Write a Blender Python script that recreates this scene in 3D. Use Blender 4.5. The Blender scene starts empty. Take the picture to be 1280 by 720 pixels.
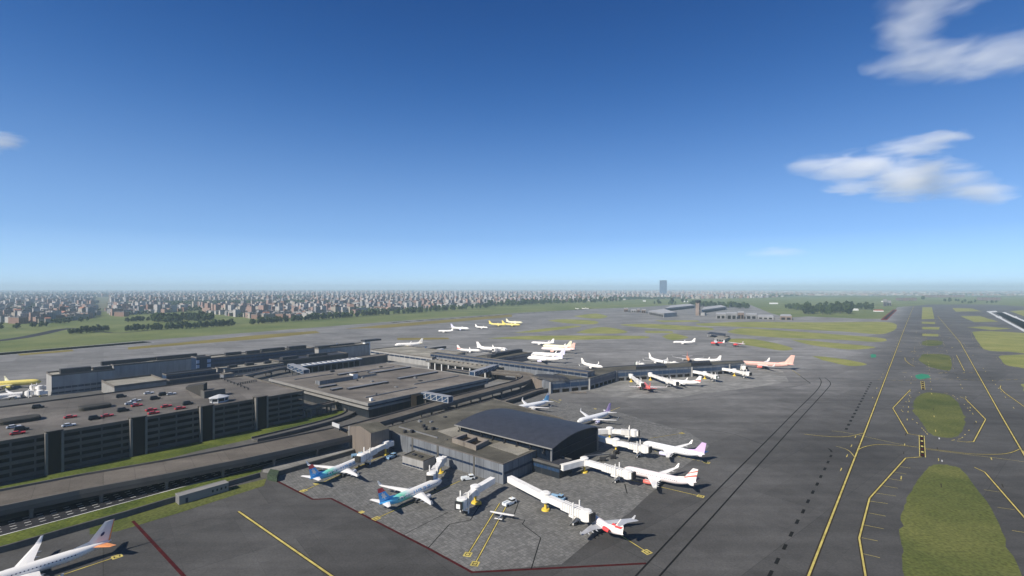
import bpy, bmesh, math, random
import numpy as np
from mathutils import Vector, Matrix
random.seed(7)
R = math.radians
sc = bpy.context.scene
col = sc.collection

# ------------------------------------------------------------------ camera model (used to survey the site from the photograph)
H = 100.0; F = 623.5; CX = 640.0; CY = 360.0
def G(px, py, z=0.0):
    d = max(py - CY, 0.5)
    Y = (H - z) * F / d
    return Vector(((px - CX) * (H - z) / d, Y, z))
TH = math.atan2(511.0, F)
U = Vector((math.sin(TH), math.cos(TH), 0))     # along the runways, away from the tower
V = Vector((math.cos(TH), -math.sin(TH), 0))    # across, towards the tower
UA = math.degrees(math.atan2(U.y, U.x)); VA = math.degrees(math.atan2(V.y, V.x))

# ------------------------------------------------------------------ materials
MATS = {}
def nt(m): return m.node_tree.nodes, m.node_tree.links
def mat(name, c, rough=.7, metal=0., var=.0, scale=.3, var2=0., scale2=4., bump=0., spec=.4):
    if name in MATS: return MATS[name]
    m = bpy.data.materials.new(name); m.use_nodes = True
    N, L = nt(m); b = N['Principled BSDF']
    b.inputs['Base Color'].default_value = (*c, 1); b.inputs['Roughness'].default_value = rough
    b.inputs['Metallic'].default_value = metal
    b.inputs['Specular IOR Level'].default_value = spec
    if var:
        tc = N.new('ShaderNodeTexCoord')
        def noise(s, v, base):
            n = N.new('ShaderNodeTexNoise'); n.inputs['Scale'].default_value = s; n.inputs['Detail'].default_value = 5
            L.new(tc.outputs['Object'], n.inputs['Vector'])
            mr = N.new('ShaderNodeMapRange'); mr.inputs[1].default_value = .3; mr.inputs[2].default_value = .7
            mr.inputs[3].default_value = 1 - v; mr.inputs[4].default_value = 1 + v
            L.new(n.outputs[0], mr.inputs[0])
            mx = N.new('ShaderNodeMix'); mx.data_type = 'RGBA'; mx.blend_type = 'MULTIPLY'; mx.inputs[0].default_value = 1
            if base is None: mx.inputs[6].default_value = (*c, 1)
            else: L.new(base, mx.inputs[6])
            L.new(mr.outputs[0], mx.inputs[7]); return mx.outputs[2], n
        o, n1 = noise(scale, var, None)
        if var2: o, n1 = noise(scale2, var2, o)
        L.new(o, b.inputs['Base Color'])
        if bump:
            bp = N.new('ShaderNodeBump'); bp.inputs['Strength'].default_value = bump
            L.new(n1.outputs[0], bp.inputs['Height']); L.new(bp.outputs[0], b.inputs['Normal'])
    MATS[name] = m; return m

def pave(name, c1, c2, slab, rot, mortar=.012, tone=.5, big=.012, streak=True, vbig=.22):
    """paving: brick-pattern slabs plus wear and stains at several sizes (all in metres on the ground)"""
    m = bpy.data.materials.new(name); m.use_nodes = True; N, L = nt(m); b = N['Principled BSDF']
    b.inputs['Roughness'].default_value = .92; b.inputs['Specular IOR Level'].default_value = .1
    tc = N.new('ShaderNodeTexCoord'); mp = N.new('ShaderNodeMapping'); mp.inputs['Rotation'].default_value = (0, 0, rot)
    L.new(tc.outputs['Object'], mp.inputs[0])
    br = N.new('ShaderNodeTexBrick'); br.inputs['Scale'].default_value = 1
    br.offset = 0.0; br.inputs['Brick Width'].default_value = slab; br.inputs['Row Height'].default_value = slab
    br.inputs['Mortar Size'].default_value = mortar * slab; br.inputs['Color1'].default_value = (*c1, 1); br.inputs['Color2'].default_value = (*c2, 1)
    br.inputs['Mortar'].default_value = (*[x * tone for x in c1], 1)
    L.new(mp.outputs[0], br.inputs[0]); o = br.outputs[0]
    def mul(o, s, v, stretch=None, det=6):
        n = N.new('ShaderNodeTexNoise'); n.inputs['Scale'].default_value = s; n.inputs['Detail'].default_value = det; n.inputs['Roughness'].default_value = .6
        if stretch:
            m2 = N.new('ShaderNodeMapping'); m2.inputs['Rotation'].default_value = (0, 0, rot); m2.inputs['Scale'].default_value = stretch
            L.new(tc.outputs['Object'], m2.inputs[0]); L.new(m2.outputs[0], n.inputs[0])
        else: L.new(tc.outputs['Object'], n.inputs[0])
        mr = N.new('ShaderNodeMapRange'); mr.inputs[1].default_value = .3; mr.inputs[2].default_value = .7; mr.inputs[3].default_value = 1 - v; mr.inputs[4].default_value = 1 + v
        L.new(n.outputs[0], mr.inputs[0])
        mx = N.new('ShaderNodeMix'); mx.data_type = 'RGBA'; mx.blend_type = 'MULTIPLY'; mx.inputs[0].default_value = 1
        L.new(o, mx.inputs[6]); L.new(mr.outputs[0], mx.inputs[7]); return mx.outputs[2]
    if streak:
        b2 = N.new('ShaderNodeTexBrick'); b2.offset = .37; b2.inputs['Scale'].default_value = 1; b2.inputs['Brick Width'].default_value = slab*4.3; b2.inputs['Row Height'].default_value = slab*1.9
        b2.inputs['Mortar Size'].default_value = .12; b2.inputs['Color1'].default_value = (.86,.86,.86,1); b2.inputs['Color2'].default_value = (1.12,1.12,1.12,1); b2.inputs['Mortar'].default_value = (.7,.7,.7,1)
        L.new(mp.outputs[0], b2.inputs[0]); m3 = N.new('ShaderNodeMix'); m3.data_type = 'RGBA'; m3.blend_type = 'MULTIPLY'; m3.inputs[0].default_value = 1
        L.new(o, m3.inputs[6]); L.new(b2.outputs[0], m3.inputs[7]); o = m3.outputs[2]
    o = mul(o, big, vbig); o = mul(o, .11, .12); o = mul(o, 1.3, .16, det=3)
    if streak: o = mul(o, .05, .2, (.12, 1.6, 1))
    L.new(o, b.inputs['Base Color']); MATS[name] = m; return m

def grass_mat(name, c1, c2, s=.02):
    m = bpy.data.materials.new(name); m.use_nodes = True; N, L = nt(m); b = N['Principled BSDF']
    b.inputs['Roughness'].default_value = .95; b.inputs['Specular IOR Level'].default_value = .1
    tc = N.new('ShaderNodeTexCoord')
    n = N.new('ShaderNodeTexNoise'); n.inputs['Scale'].default_value = s; n.inputs['Detail'].default_value = 8; n.inputs['Roughness'].default_value = .62
    n2 = N.new('ShaderNodeTexNoise'); n2.inputs['Scale'].default_value = .8; n2.inputs['Detail'].default_value = 4
    L.new(tc.outputs['Object'], n.inputs[0]); L.new(tc.outputs['Object'], n2.inputs[0])
    r = N.new('ShaderNodeValToRGB'); r.color_ramp.elements[0].position = .35; r.color_ramp.elements[1].position = .68
    r.color_ramp.elements[0].color = (*c1, 1); r.color_ramp.elements[1].color = (*c2, 1); L.new(n.outputs[0], r.inputs[0])
    mr = N.new('ShaderNodeMapRange'); mr.inputs[1].default_value = .3; mr.inputs[2].default_value = .7; mr.inputs[3].default_value = .65; mr.inputs[4].default_value = 1.35
    L.new(n2.outputs[0], mr.inputs[0])
    mx = N.new('ShaderNodeMix'); mx.data_type = 'RGBA'; mx.blend_type = 'MULTIPLY'; mx.inputs[0].default_value = 1
    L.new(r.outputs[0], mx.inputs[6]); L.new(mr.outputs[0], mx.inputs[7]); L.new(mx.outputs[2], b.inputs['Base Color'])
    MATS[name] = m; return m

def panel_mat(name, c, seam, period, axis_rot, rough=.5, metal=0., var=.12):
    """wall cladding with vertical seams every `period` metres, worn"""
    m = bpy.data.materials.new(name); m.use_nodes = True; N, L = nt(m); b = N['Principled BSDF']
    b.inputs['Roughness'].default_value = rough; b.inputs['Metallic'].default_value = metal
    tc = N.new('ShaderNodeTexCoord'); mp = N.new('ShaderNodeMapping'); mp.inputs['Rotation'].default_value = (0, 0, axis_rot)
    L.new(tc.outputs['Object'], mp.inputs[0])
    sp = N.new('ShaderNodeSeparateXYZ'); L.new(mp.outputs[0], sp.inputs[0])
    def line(sock):
        a = N.new('ShaderNodeMath'); a.operation = 'PINGPONG'; a.inputs[1].default_value = period; L.new(sock, a.inputs[0])
        g = N.new('ShaderNodeMath'); g.operation = 'LESS_THAN'; g.inputs[1].default_value = .14; L.new(a.outputs[0], g.inputs[0]); return g.outputs[0]
    ad = N.new('ShaderNodeMath'); ad.operation = 'ADD'; L.new(sp.outputs[0], ad.inputs[0]); L.new(sp.outputs[1], ad.inputs[1])
    l1 = line(ad.outputs[0])
    n = N.new('ShaderNodeTexNoise'); n.inputs['Scale'].default_value = .25; n.inputs['Detail'].default_value = 6
    m2 = N.new('ShaderNodeMapping'); m2.inputs['Scale'].default_value = (1, 1, .25); L.new(tc.outputs['Object'], m2.inputs[0]); L.new(m2.outputs[0], n.inputs[0])
    mr = N.new('ShaderNodeMapRange'); mr.inputs[1].default_value = .3; mr.inputs[2].default_value = .7; mr.inputs[3].default_value = 1 - var; mr.inputs[4].default_value = 1 + var
    L.new(n.outputs[0], mr.inputs[0])
    mix = N.new('ShaderNodeMix'); mix.data_type = 'RGBA'; mix.inputs[6].default_value = (*c, 1); mix.inputs[7].default_value = (*seam, 1); L.new(l1, mix.inputs[0])
    mx = N.new('ShaderNodeMix'); mx.data_type = 'RGBA'; mx.blend_type = 'MULTIPLY'; mx.inputs[0].default_value = 1
    L.new(mix.outputs[2], mx.inputs[6]); L.new(mr.outputs[0], mx.inputs[7]); L.new(mx.outputs[2], b.inputs['Base Color'])
    MATS[name] = m; return m

def ramp_mat(name, stops, rough=.35):
    """livery: colours follow the length of the fuselage (object X, metres)"""
    m = bpy.data.materials.new(name); m.use_nodes = True; N, L = nt(m); b = N['Principled BSDF']; b.inputs['Roughness'].default_value = rough
    tc = N.new('ShaderNodeTexCoord'); sp = N.new('ShaderNodeSeparateXYZ'); L.new(tc.outputs['Object'], sp.inputs[0])
    nz = N.new('ShaderNodeTexNoise'); nz.inputs['Scale'].default_value = .5; L.new(tc.outputs['Object'], nz.inputs[0])
    ad = N.new('ShaderNodeMath'); ad.operation = 'MULTIPLY_ADD'; ad.inputs[1].default_value = 3; L.new(nz.outputs[0], ad.inputs[0]); 
    sl = N.new('ShaderNodeMath'); sl.operation = 'MULTIPLY_ADD'; sl.inputs[1].default_value = 1.1; L.new(sp.outputs[2], sl.inputs[0]); L.new(sp.outputs[0], sl.inputs[2])
    L.new(sl.outputs[0], ad.inputs[2])
    mr = N.new('ShaderNodeMapRange'); mr.inputs[1].default_value = -20; mr.inputs[2].default_value = 24; L.new(ad.outputs[0], mr.inputs[0])
    r = N.new('ShaderNodeValToRGB'); e = r.color_ramp.elements
    e[0].position = stops[0][0]; e[0].color = (*stops[0][1], 1); e[1].position = stops[-1][0]; e[1].color = (*stops[-1][1], 1)
    for p, c in stops[1:-1]:
        q = e.new(p); q.color = (*c, 1)
    L.new(mr.outputs[0], r.inputs[0]); L.new(r.outputs[0], b.inputs['Base Color']); MATS[name] = m; return m

# ------------------------------------------------------------------ mesh builder
class MB:
    def __init__(s): s.v = []; s.f = []; s.m = []; s.sm = []
    def add(s, vs, fs, mi=0, smooth=False):
        o = len(s.v); s.v += [tuple(x) for x in vs]
        for f in fs: s.f.append(tuple(i + o for i in f)); s.m.append(mi); s.sm.append(smooth)
        return s
    def prism(s, poly, z0, z1, mi=0, top=None, bottom=True):
        n = len(poly); a = sum(poly[i][0] * poly[(i+1) % n][1] - poly[(i+1) % n][0] * poly[i][1] for i in range(n))
        if a < 0: poly = poly[::-1]
        vs = [(p[0], p[1], z0) for p in poly] + [(p[0], p[1], z1) for p in poly]
        s.add(vs, [(i, (i+1) % n, n + (i+1) % n, n + i) for i in range(n)], mi)
        s.add(vs, [tuple(range(n, 2*n))], mi if top is None else top)
        if bottom: s.add(vs, [tuple(range(n))[::-1]], mi)
        return s
    def box(s, c, d, rz=0., mi=0):
        ca, sa = math.cos(rz), math.sin(rz); x, y = d[0]/2, d[1]/2
        poly = [(c[0] + a*ca - b*sa, c[1] + a*sa + b*ca) for a, b in ((-x,-y),(x,-y),(x,y),(-x,y))]
        return s.prism(poly, c[2] - d[2]/2, c[2] + d[2]/2, mi)
    def rings(s, rings, mi=0, cap=True, smooth=True, closed=True):
        o = [r for r in rings]; n = len(o[0]); vs = [p for r in o for p in r]; fs = []
        for k in range(len(o) - 1):
            for i in range(n if closed else n - 1):
                j = (i + 1) % n; fs.append((k*n + i, k*n + j, (k+1)*n + j, (k+1)*n + i))
        s.add(vs, fs, mi, smooth)
        if cap: s.add(o[0], [tuple(range(n))[::-1]], mi); s.add(o[-1], [tuple(range(n))], mi)
        return s
    def tube(s, p, q, r0, r1=None, n=12, mi=0, cap=True):
        p, q = Vector(p), Vector(q); r1 = r0 if r1 is None else r1; d = (q - p).normalized()
        a = Vector((0, 0, 1)) if abs(d.z) < .9 else Vector((1, 0, 0)); x = d.cross(a).normalized(); y = d.cross(x)
        ring = lambda c, r: [c + x * (r * math.cos(t)) + y * (r * math.sin(t)) for t in [2*math.pi*i/n for i in range(n)]]
        return s.rings([ring(p, r0), ring(q, r1)], mi, cap)
    def beam(s, p, q, w, h, mi=0):
        """box-section bar from p to q (centres), w across, h upright"""
        p, q = Vector(p), Vector(q); d = (q - p).normalized(); x = Vector((-d.y, d.x, 0)); x = x.normalized() if x.length > 1e-6 else Vector((1,0,0))
        y = x.cross(d) * -1
        r = lambda c: [c - x*w/2 - y*h/2, c + x*w/2 - y*h/2, c + x*w/2 + y*h/2, c - x*w/2 + y*h/2]
        return s.rings([r(p), r(q)], mi, True, False)
    def build(s, name, mats, parent=None, wl=None):
        me = bpy.data.meshes.new(name); me.from_pydata(s.v, [], s.f)
        mats = mats if isinstance(mats, (list, tuple)) else [mats]
        for m in mats: me.materials.append(m)
        me.polygons.foreach_set('material_index', s.m); me.polygons.foreach_set('use_smooth', s.sm); 
        if any(s.sm) or True:
            b = bmesh.new(); b.from_mesh(me); bmesh.ops.recalc_face_normals(b, faces=b.faces) if len(b.faces) < 60000 else None; b.to_mesh(me); b.free()
        me.update()
        return link(name, me, parent, wl)
def link(name, me, parent=None, wl=None):
    o = bpy.data.objects.new(name, me); col.objects.link(o)
    if parent is not None:
        o.parent = parent
        if wl is not None: o.matrix_parent_inverse = Matrix.Translation(-Vector(wl))
    return o
def tag(o, label=None, cat=None, group=None, kind=None):
    if label: o['label'] = label
    if cat: o['category'] = cat
    if group: o['group'] = group
    if kind: o['kind'] = kind
    return o
def thing(name, label, cat, loc=(0, 0, 0), rz=0., group=None):
    o = bpy.data.objects.new(name, None); col.objects.link(o); o.location = loc; o.rotation_euler = (0, 0, rz); o.empty_display_size = 1
    return tag(o, label, cat, group)
KIDS = {}
def copy_tree(o, parent=None):
    c = o.copy(); col.objects.link(c)
    if parent is not None: c.parent = parent
    for ch in [x for x in o.children]: copy_tree(ch, c)
    return c
def structure(name, mb, m, parent=None): return tag(mb.build(name, m, parent), kind='structure') if parent is None else mb.build(name, m, parent)

class Site:
    """a fixed thing surveyed in world coordinates: an Empty at its base, parts in world coordinates under it"""
    def __init__(s, name, label, cat, base, group=None):
        s.w = Vector(base); s.o = thing(name, label, cat, base, 0, group)
    def part(s, name, mb, m, parent=None):
        if parent is None: return mb.build(name, m, s.o, s.w)
        o = mb.build(name, m); o.parent = parent; return o

def rect(A, B, C, z):
    """corner A (nearest), B along the runway direction, C across and away: pixels of the roof at height z -> world rectangle"""
    a, b, c = G(*A, z), G(*B, z), G(*C, z)
    lu = (b - a).dot(U); lv = (c - a).dot(V)
    return [a, a + U*lu, a + U*lu + V*lv, a + V*lv]
def inset(r, d):
    c = sum(r, Vector()) / len(r); out = []
    a, b, cc, dd = r; eu = (b - a).normalized(); ev = (dd - a).normalized()
    return [a + eu*d + ev*d, b - eu*d + ev*d, cc - eu*d - ev*d, dd + eu*d - ev*d]
def lerp(a, b, t): return a + (b - a) * t
def ribbon(mb, pts, w, z=None, mi=0):
    """flat strip along a polyline with mitred joints"""
    n = len(pts); L_, R_ = [], []
    for i, p in enumerate(pts):
        d0 = (pts[i] - pts[i-1]).normalized() if i else None; d1 = (pts[i+1] - pts[i]).normalized() if i < n-1 else None
        d = (d0 + d1).normalized() if d0 and d1 else (d0 or d1)
        k = 1 / max(.5, d.dot(d0 or d1)); x = Vector((-d.y, d.x, 0)) * (w/2*k)
        L_.append(p + x); R_.append(p - x)
    zz = lambda p: (p.x, p.y, p.z if z is None else z)
    mb.add([zz(p) for p in L_] + [zz(p) for p in R_], [(i, n+i, n+i+1, i+1) for i in range(n-1)], mi)
    return L_, R_
def smooth_line(pts, k=4):
    out = []
    for i in range(len(pts) - 1):
        p0 = pts[max(i-1, 0)]; p1 = pts[i]; p2 = pts[i+1]; p3 = pts[min(i+2, len(pts)-1)]
        for j in range(k):
            t = j/k; out.append(.5*((2*p1) + (p2-p0)*t + (2*p0-5*p1+4*p2-p3)*t*t + (3*p1-p0-3*p2+p3)*t**3))
    return out + [pts[-1]]


# ================================================================== MATERIAL PALETTE
pave('asphalt', (.066,.0648,.0625), (.076,.0745,.072), 22, -TH, .002, .75)
pave('apron_concrete', (.115,.114,.109), (.178,.176,.167), 1.5, -TH, .04, .7, .02, streak=False, vbig=.12)
pave('pier_concrete', (.19,.188,.178), (.235,.23,.215), 4, -TH, .02, .8, .02)
pave('road_tarmac', (.03,.03,.034), (.034,.034,.038), 40, -TH, .001, .8)
pave('runway_tarmac', (.004,.004,.004), (.005,.005,.005), 60, -TH, .001, .8, streak=False)
pave('deck_concrete', (.110,.098,.083), (.122,.108,.092), 12, -TH, .008, .6, .03, vbig=.12)
pave('roof_gravel', (.15,.135,.118), (.17,.152,.132), 16, -TH, .006, .75, .035, vbig=.28)
pave('roof_felt', (.088,.083,.068), (.105,.098,.078), 14, -TH, .006, .75, .06, vbig=.3)
pave('parking_deck', (.125,.115,.105), (.14,.13,.116), 18, -TH, .006, .75, .03, vbig=.3)
pave('pale_roof', (.24,.225,.19), (.26,.245,.205), 10, -TH, .006, .75, .05)
grass_mat('field_grass', (.085,.115,.034), (.165,.180,.065), .006)
grass_mat('lawn', (.050,.072,.014), (.115,.135,.026), .05)
grass_mat('airfield_grass', (.060,.078,.020), (.135,.140,.042), .02)
grass_mat('infield_grass', (.160,.180,.045), (.27,.26,.085), .02); grass_mat('dry_grass', (.15,.125,.030), (.20,.165,.045), .01)
grass_mat('town_ground', (.085,.10,.045), (.17,.155,.12), .004)
grass_mat('far_fields', (.075,.10,.04), (.13,.14,.07), .0012)
nb_ = MATS['runway_tarmac'].node_tree.nodes['Principled BSDF']; nb_.inputs['Specular IOR Level'].default_value = 0.0; nb_.inputs['Roughness'].default_value = 1.0
def pale_zones_haze(name):
    """paler concrete mid-field, darker asphalt on the taxiways; distance haze also painted into the colour"""
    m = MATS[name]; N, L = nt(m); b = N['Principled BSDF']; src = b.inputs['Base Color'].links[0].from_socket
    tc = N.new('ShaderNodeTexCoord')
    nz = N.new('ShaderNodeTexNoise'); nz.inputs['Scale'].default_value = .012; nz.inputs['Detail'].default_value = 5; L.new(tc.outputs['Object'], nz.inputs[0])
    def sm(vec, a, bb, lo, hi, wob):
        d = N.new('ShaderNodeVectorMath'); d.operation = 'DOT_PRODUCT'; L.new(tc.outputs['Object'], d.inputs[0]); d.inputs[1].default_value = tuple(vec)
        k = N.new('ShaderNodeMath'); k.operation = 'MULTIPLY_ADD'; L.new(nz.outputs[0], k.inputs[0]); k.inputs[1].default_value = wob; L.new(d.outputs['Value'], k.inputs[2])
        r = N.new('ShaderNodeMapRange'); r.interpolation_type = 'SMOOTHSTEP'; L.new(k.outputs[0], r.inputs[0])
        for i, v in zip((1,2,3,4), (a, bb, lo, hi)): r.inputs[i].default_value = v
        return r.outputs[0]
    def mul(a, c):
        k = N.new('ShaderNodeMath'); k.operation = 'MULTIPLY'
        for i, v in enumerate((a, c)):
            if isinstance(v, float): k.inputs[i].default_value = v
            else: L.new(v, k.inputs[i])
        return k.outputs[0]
    f = mul(sm(V, -95 + 20, -25 + 20, 1.0, 0.22, 40), sm(Vector((0,1,0)), 200 + 40, 720 + 40, 0.0, 1.0, 80))  # across-field term is paving tone; depth term paints haze, paler with distance
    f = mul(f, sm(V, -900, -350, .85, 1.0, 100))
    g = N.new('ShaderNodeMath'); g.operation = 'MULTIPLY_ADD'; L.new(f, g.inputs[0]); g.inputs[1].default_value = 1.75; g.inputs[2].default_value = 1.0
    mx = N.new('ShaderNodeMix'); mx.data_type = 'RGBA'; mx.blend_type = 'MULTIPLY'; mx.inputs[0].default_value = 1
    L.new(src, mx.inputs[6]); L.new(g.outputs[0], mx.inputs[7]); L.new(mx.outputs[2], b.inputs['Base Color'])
pale_zones_haze('asphalt')
mat('yellow_paint', (.46,.38,.11), .85, var=.3, scale=.25, spec=.15); mat('edge_paint', (.035,.028,.02), .9, spec=.05)
mat('red_paint', (.055,.009,.010), .9, var=.3, spec=.05); mat('black_paint', (.008,.008,.008), .9, spec=.05); mat('white_paint', (.55,.55,.53), .7, var=.35, scale=.2)
mat('green_paint', (.015,.20,.10), .8); mat('sealant', (.012,.012,.012), .9, spec=.05)
mat('blast_red', (.13,.016,.014), .9, spec=.05)

# ================================================================== GROUND
def sheet(pts, z, m, mi=0, mb=None):
    b = mb or MB(); b.add([(p.x, p.y, z) for p in pts], [tuple(range(len(pts)))], mi); return b
def tri_build(name, b, m, parent=None):
    from mathutils.geometry import delaunay_2d_cdt
    nb = MB()
    for f, mi in zip(b.f, b.m):
        if len(f) <= 4: nb.add([b.v[i] for i in f], [tuple(range(len(f)))], mi); continue
        zs = [b.v[i][2] for i in f]
        if max(zs) - min(zs) > 1e-4: nb.add([b.v[i] for i in f], [tuple(range(len(f)))], mi); continue
        r = delaunay_2d_cdt([Vector(b.v[i][:2]) for i in f], [], [list(range(len(f)))], 1, 1e-4)
        nb.add([(p.x, p.y, zs[0]) for p in r[0]], [tuple(t) for t in r[2]], mi)
    b = nb
    o = b.build(name, m, parent); me = o.data; x = bmesh.new(); x.from_mesh(me)
    bmesh.ops.triangulate(x, faces=x.faces, ngon_method='EAR_CLIP')
    for f in x.faces:
        if f.normal.z < 0: f.normal_flip()
    x.to_mesh(me); x.free(); return o
def P(*pts, z=0.): return [G(a, b, z) for a, b in pts]
Gd = 42000
o = sheet([Vector((-Gd,-3000,0)), Vector((Gd,-3000,0)), Vector((Gd,Gd,0)), Vector((-Gd,Gd,0))], -.30, None).build('ground', MATS['field_grass']); tag(o, kind='structure')
# farmland and town ground far out, laid on the base ground
tw = P((-500,396),(0,396),(110,392),(150,388),(260,388),(330,390),(480,386),(600,381),(700,376.5),(800,374),(960,371.5),(1000,366)) + [Vector((8000,30000,0)), Vector((-34000,30000,0)), Vector((-34000,4000,0))]
tag(tri_build('town_ground', sheet(tw, -.2, None), MATS['town_ground']), kind='structure')
ff = P((1000,366),(960,371.5),(1100,371.5),(1400,371.5)) + [Vector((34000,9000,0)), Vector((38000,38000,0)), Vector((8000,38000,0)), Vector((8000,30000,0))]
tag(tri_build('far_field', sheet(ff, -.2, None), MATS['far_fields']), kind='structure')
air = P((0,441.5),(180,425.5),(320,415),(480,402.5),(640,391.5),(740,386),(800,384),(870,379),(935,380),(965,392),(985,397),(1010,395.5),(1080,398.5),(1107,398.5),(1122,384),(1160,380.5),(1235,380.5),(1300,384),(1500,392))
air = [air[0] - U*1400] + air + [Vector((1500, 50, 0)), Vector((-1500, 50, 0))]
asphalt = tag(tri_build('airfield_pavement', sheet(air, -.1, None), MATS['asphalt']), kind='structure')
# paler concrete of the stands
ca = P((344,600),(391,624),(414,623),(535,685),(590,715),(702,705),(750,665),(787,641),(809,620),(845,590),(882,563),(886,557),(859,539),(817,528),(772,514.5),(701,501),(640,497),(600,500),(477,545),(330,592))
tag(tri_build('stand_concrete', sheet(ca, -.06, None), MATS['apron_concrete']), kind='structure')
cb = P((690,491),(735,489),(757,494.5),(800,498),(850,496.5),(880,491.5),(940,484.5),(986,477),(978,463),(960,457),(905,455),(770,470))
tag(tri_build('pier_stand_concrete', sheet(cb, -.06, None), MATS['pier_concrete']), kind='structure')
cc = P((700,454),(716,446),(722,436),(745,430),(690,426),(640,452))
# grass islands of the airfield: one of each
islands = [
 [(1112,1000),(1120,860),(1129,720),(1127,680),(1127,640),(1140,612),(1155,590),(1167,580.5),(1190,582),(1205,590),(1245,645),(1275,720),(1330,860),(1390,1000)],
 [(1146,496),(1156.5,490.5),(1172,491),(1187.6,494.5),(1198,504),(1206.5,521),(1204,535),(1198,544),(1184,547),(1163,542),(1151,526.5),(1141,513),(1142,503)],
 [(1148,450),(1151,445),(1156.5,442.4),(1180.7,443),(1188.5,447),(1189,461),(1180.7,462.7),(1160,457.6)],
 [(1152,427),(1162,425),(1177,426.6),(1176.6,431),(1163,432.3),(1152.7,431)],
 [(1153,417),(1173,417.5),(1173,420.5),(1153,420)], [(1153,408.5),(1174.5,409),(1174.5,412),(1153,411.5)], [(1152,402),(1169,402.5),(1169,405),(1152,404.5)], [(1153,384),(1165,384),(1168,398.5),(1152,399)],
 [(1215,414.7),(1240,414),(1300,419),(1300,440),(1260,439.5),(1232,437),(1222,426)], [(1208,409),(1230,408),(1266,410.5),(1240,412.5)], [(1200,395),(1225,395),(1248,402),(1218,402.5)], [(1190,385),(1215,385.5),(1226,389),(1195,389.5)],
 [(1248,446),(1256,444),(1300,444),(1300,461),(1270,458.5),(1256,455)], [(1276,480),(1300,478),(1300,496),(1280,489)], [(1262,389),(1300,386),(1300,402)],
 [(872,404.5),(935,402.5),(1020,403),(1111,403),(1104,416.5),(1050,414),(980,410.5),(914,408),(880,407)],
 [(912,415),(930,410.5),(980,413.5),(1042,418),(1099,422.5),(1094,427),(1042,424),(980,422),(930,418)],
 [(990,424.5),(1020,426.5),(1042,429),(1087,433),(1078,435.5),(1055,436),(1017,431)],
 [(914,424),(930,423.5),(947,425),(985,434),(977,437.5),(955,434.5),(935,431),(916,428)],
 [(1018,445.5),(1040,447.5),(1076,454),(1060,456.5),(1035,450.5)],
 [(777,405.6),(810,405),(850,407),(886,410),(884,412.5),(850,412),(827,410.6),(787,407.5)], [(820,400.5),(870,400.5),(872,402),(830,402.5)], [(809,413.5),(838,414),(838,416),(810,416)], [(831,420.5),(841,417),(856,421),(849,424),(837,424)],
 [(722,415.5),(747,409.5),(765,410),(781,414.5),(770,416.5),(740,416.5)], [(613,423),(662,420),(740,419.7),(800,420),(801,423),(740,424),(680,424.5)], [(645,415.5),(680,411),(712,407.5),(725,408),(700,411.5),(670,415)],
 [(687,400.8),(706,399),(742,401.3),(741,405),(712,404)], [(719,395),(744,392),(757,395),(750,398),(730,397)],
]
turf = MB(); turf_pale = MB(); er = random.Random(4)
for n_i, pl in enumerate(islands):
    w = smooth_line([G(*p) for p in pl] + [G(*pl[0])], 7)[:-1] if len(pl) > 4 else [lerp(G(*pl[i]), G(*pl[(i+1) % len(pl)]), t/6) for i in range(len(pl)) for t in range(6)]
    c = sum(w, Vector())/len(w); w = [p + (p - c).normalized()*(er.uniform(-1.3, .9) + (6 if n_i >= 15 else 0)) for p in w]      # ragged worn edge
    sheet(w, -.07, None, mb=turf if n_i < 4 else turf_pale)
tag(tri_build('airfield_grass', turf, MATS['airfield_grass']), kind='stuff')
tag(tri_build('infield_grass', turf_pale, MATS['infield_grass']), kind='stuff')
dry = MB()
for pl in [[(160,434),(222,428.5),(320,419),(395,413.5),(400,416),(320,424),(235,430.5),(160,437)], [(430,411),(480,406),(560,399.5),(640,393),(640,396),(560,403),(480,410)], [(496,422.5),(560,422),(562,424),(497,425)], [(20,441.5),(90,436.5),(92,439),(25,444.5)]]:
    sheet([G(*p) for p in pl], -.06, None, mb=dry)
tag(tri_build('dry_grass', dry, MATS['dry_grass']), kind='stuff')

# ------------------------------------------------------------------ runways
rw = MB(); a, b_ = G(0,442.5), G(185,427.2)
d = (b_ - a).normalized(); a -= d*900
ribbon(rw, [a, b_], 40, -.05, 0)
for s in (-1, 1):
    n = Vector((-d.y, d.x, 0)); ribbon(rw, [a + n*s*21.5, b_ + n*s*21.5], 2.2, -.045, 1)
tag(rw.build('runway', [MATS['runway_tarmac'], MATS['white_paint']]), kind='structure')
dm = MB(); q0, q1 = G(490,403.2), G(742,385.6)
for k in range(26):
    t = (k/26); ribbon(dm, [lerp(q0, q1, t), lerp(q0, q1, t + .5/26)], 16, -.05, 0)
ribbon(dm, [q0, q1], 5, -.052, 0)
tag(dm.build('runway_dashes', [MATS['runway_tarmac']]), kind='structure')
rr = MB()
sheet(P((1243.5,390.6),(1253,390.6),(1320,416.6),(1320,433)), -.05, None, 0, rr)
sheet(P((1233,389.2),(1236,389.0),(1320,432.5),(1320,436.5)), -.045, None, 1, rr)
sheet(P((1252.6,390.6),(1256,390),(1320,417.0),(1320,418.8)), -.045, None, 1, rr)
sheet(P((1233,389),(1245,388.5),(1247,390),(1236,390.8)), -.04, None, 1, rr)
sheet(P((1244,396),(1250,395),(1253,397.2),(1249,398)), -.04, None, 1, rr)
sheet(P((1264,395.5),(1270,395),(1273,397),(1268,397.3)), -.04, None, 1, rr)
tag(tri_build('right_runway', rr, [MATS['runway_tarmac'], MATS['white_paint']]), kind='structure')
sheet_red = MB(); ribbon(sheet_red, P((1104.5,400),(1119,387)), 17, -.04, 0); ribbon(sheet_red, P((1106,398.6),(1118,388)), 8, -.03, 1)
tag(sheet_red.build('red_stopway', [MATS['blast_red'], MATS['black_paint']]), kind='structure')

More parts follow.
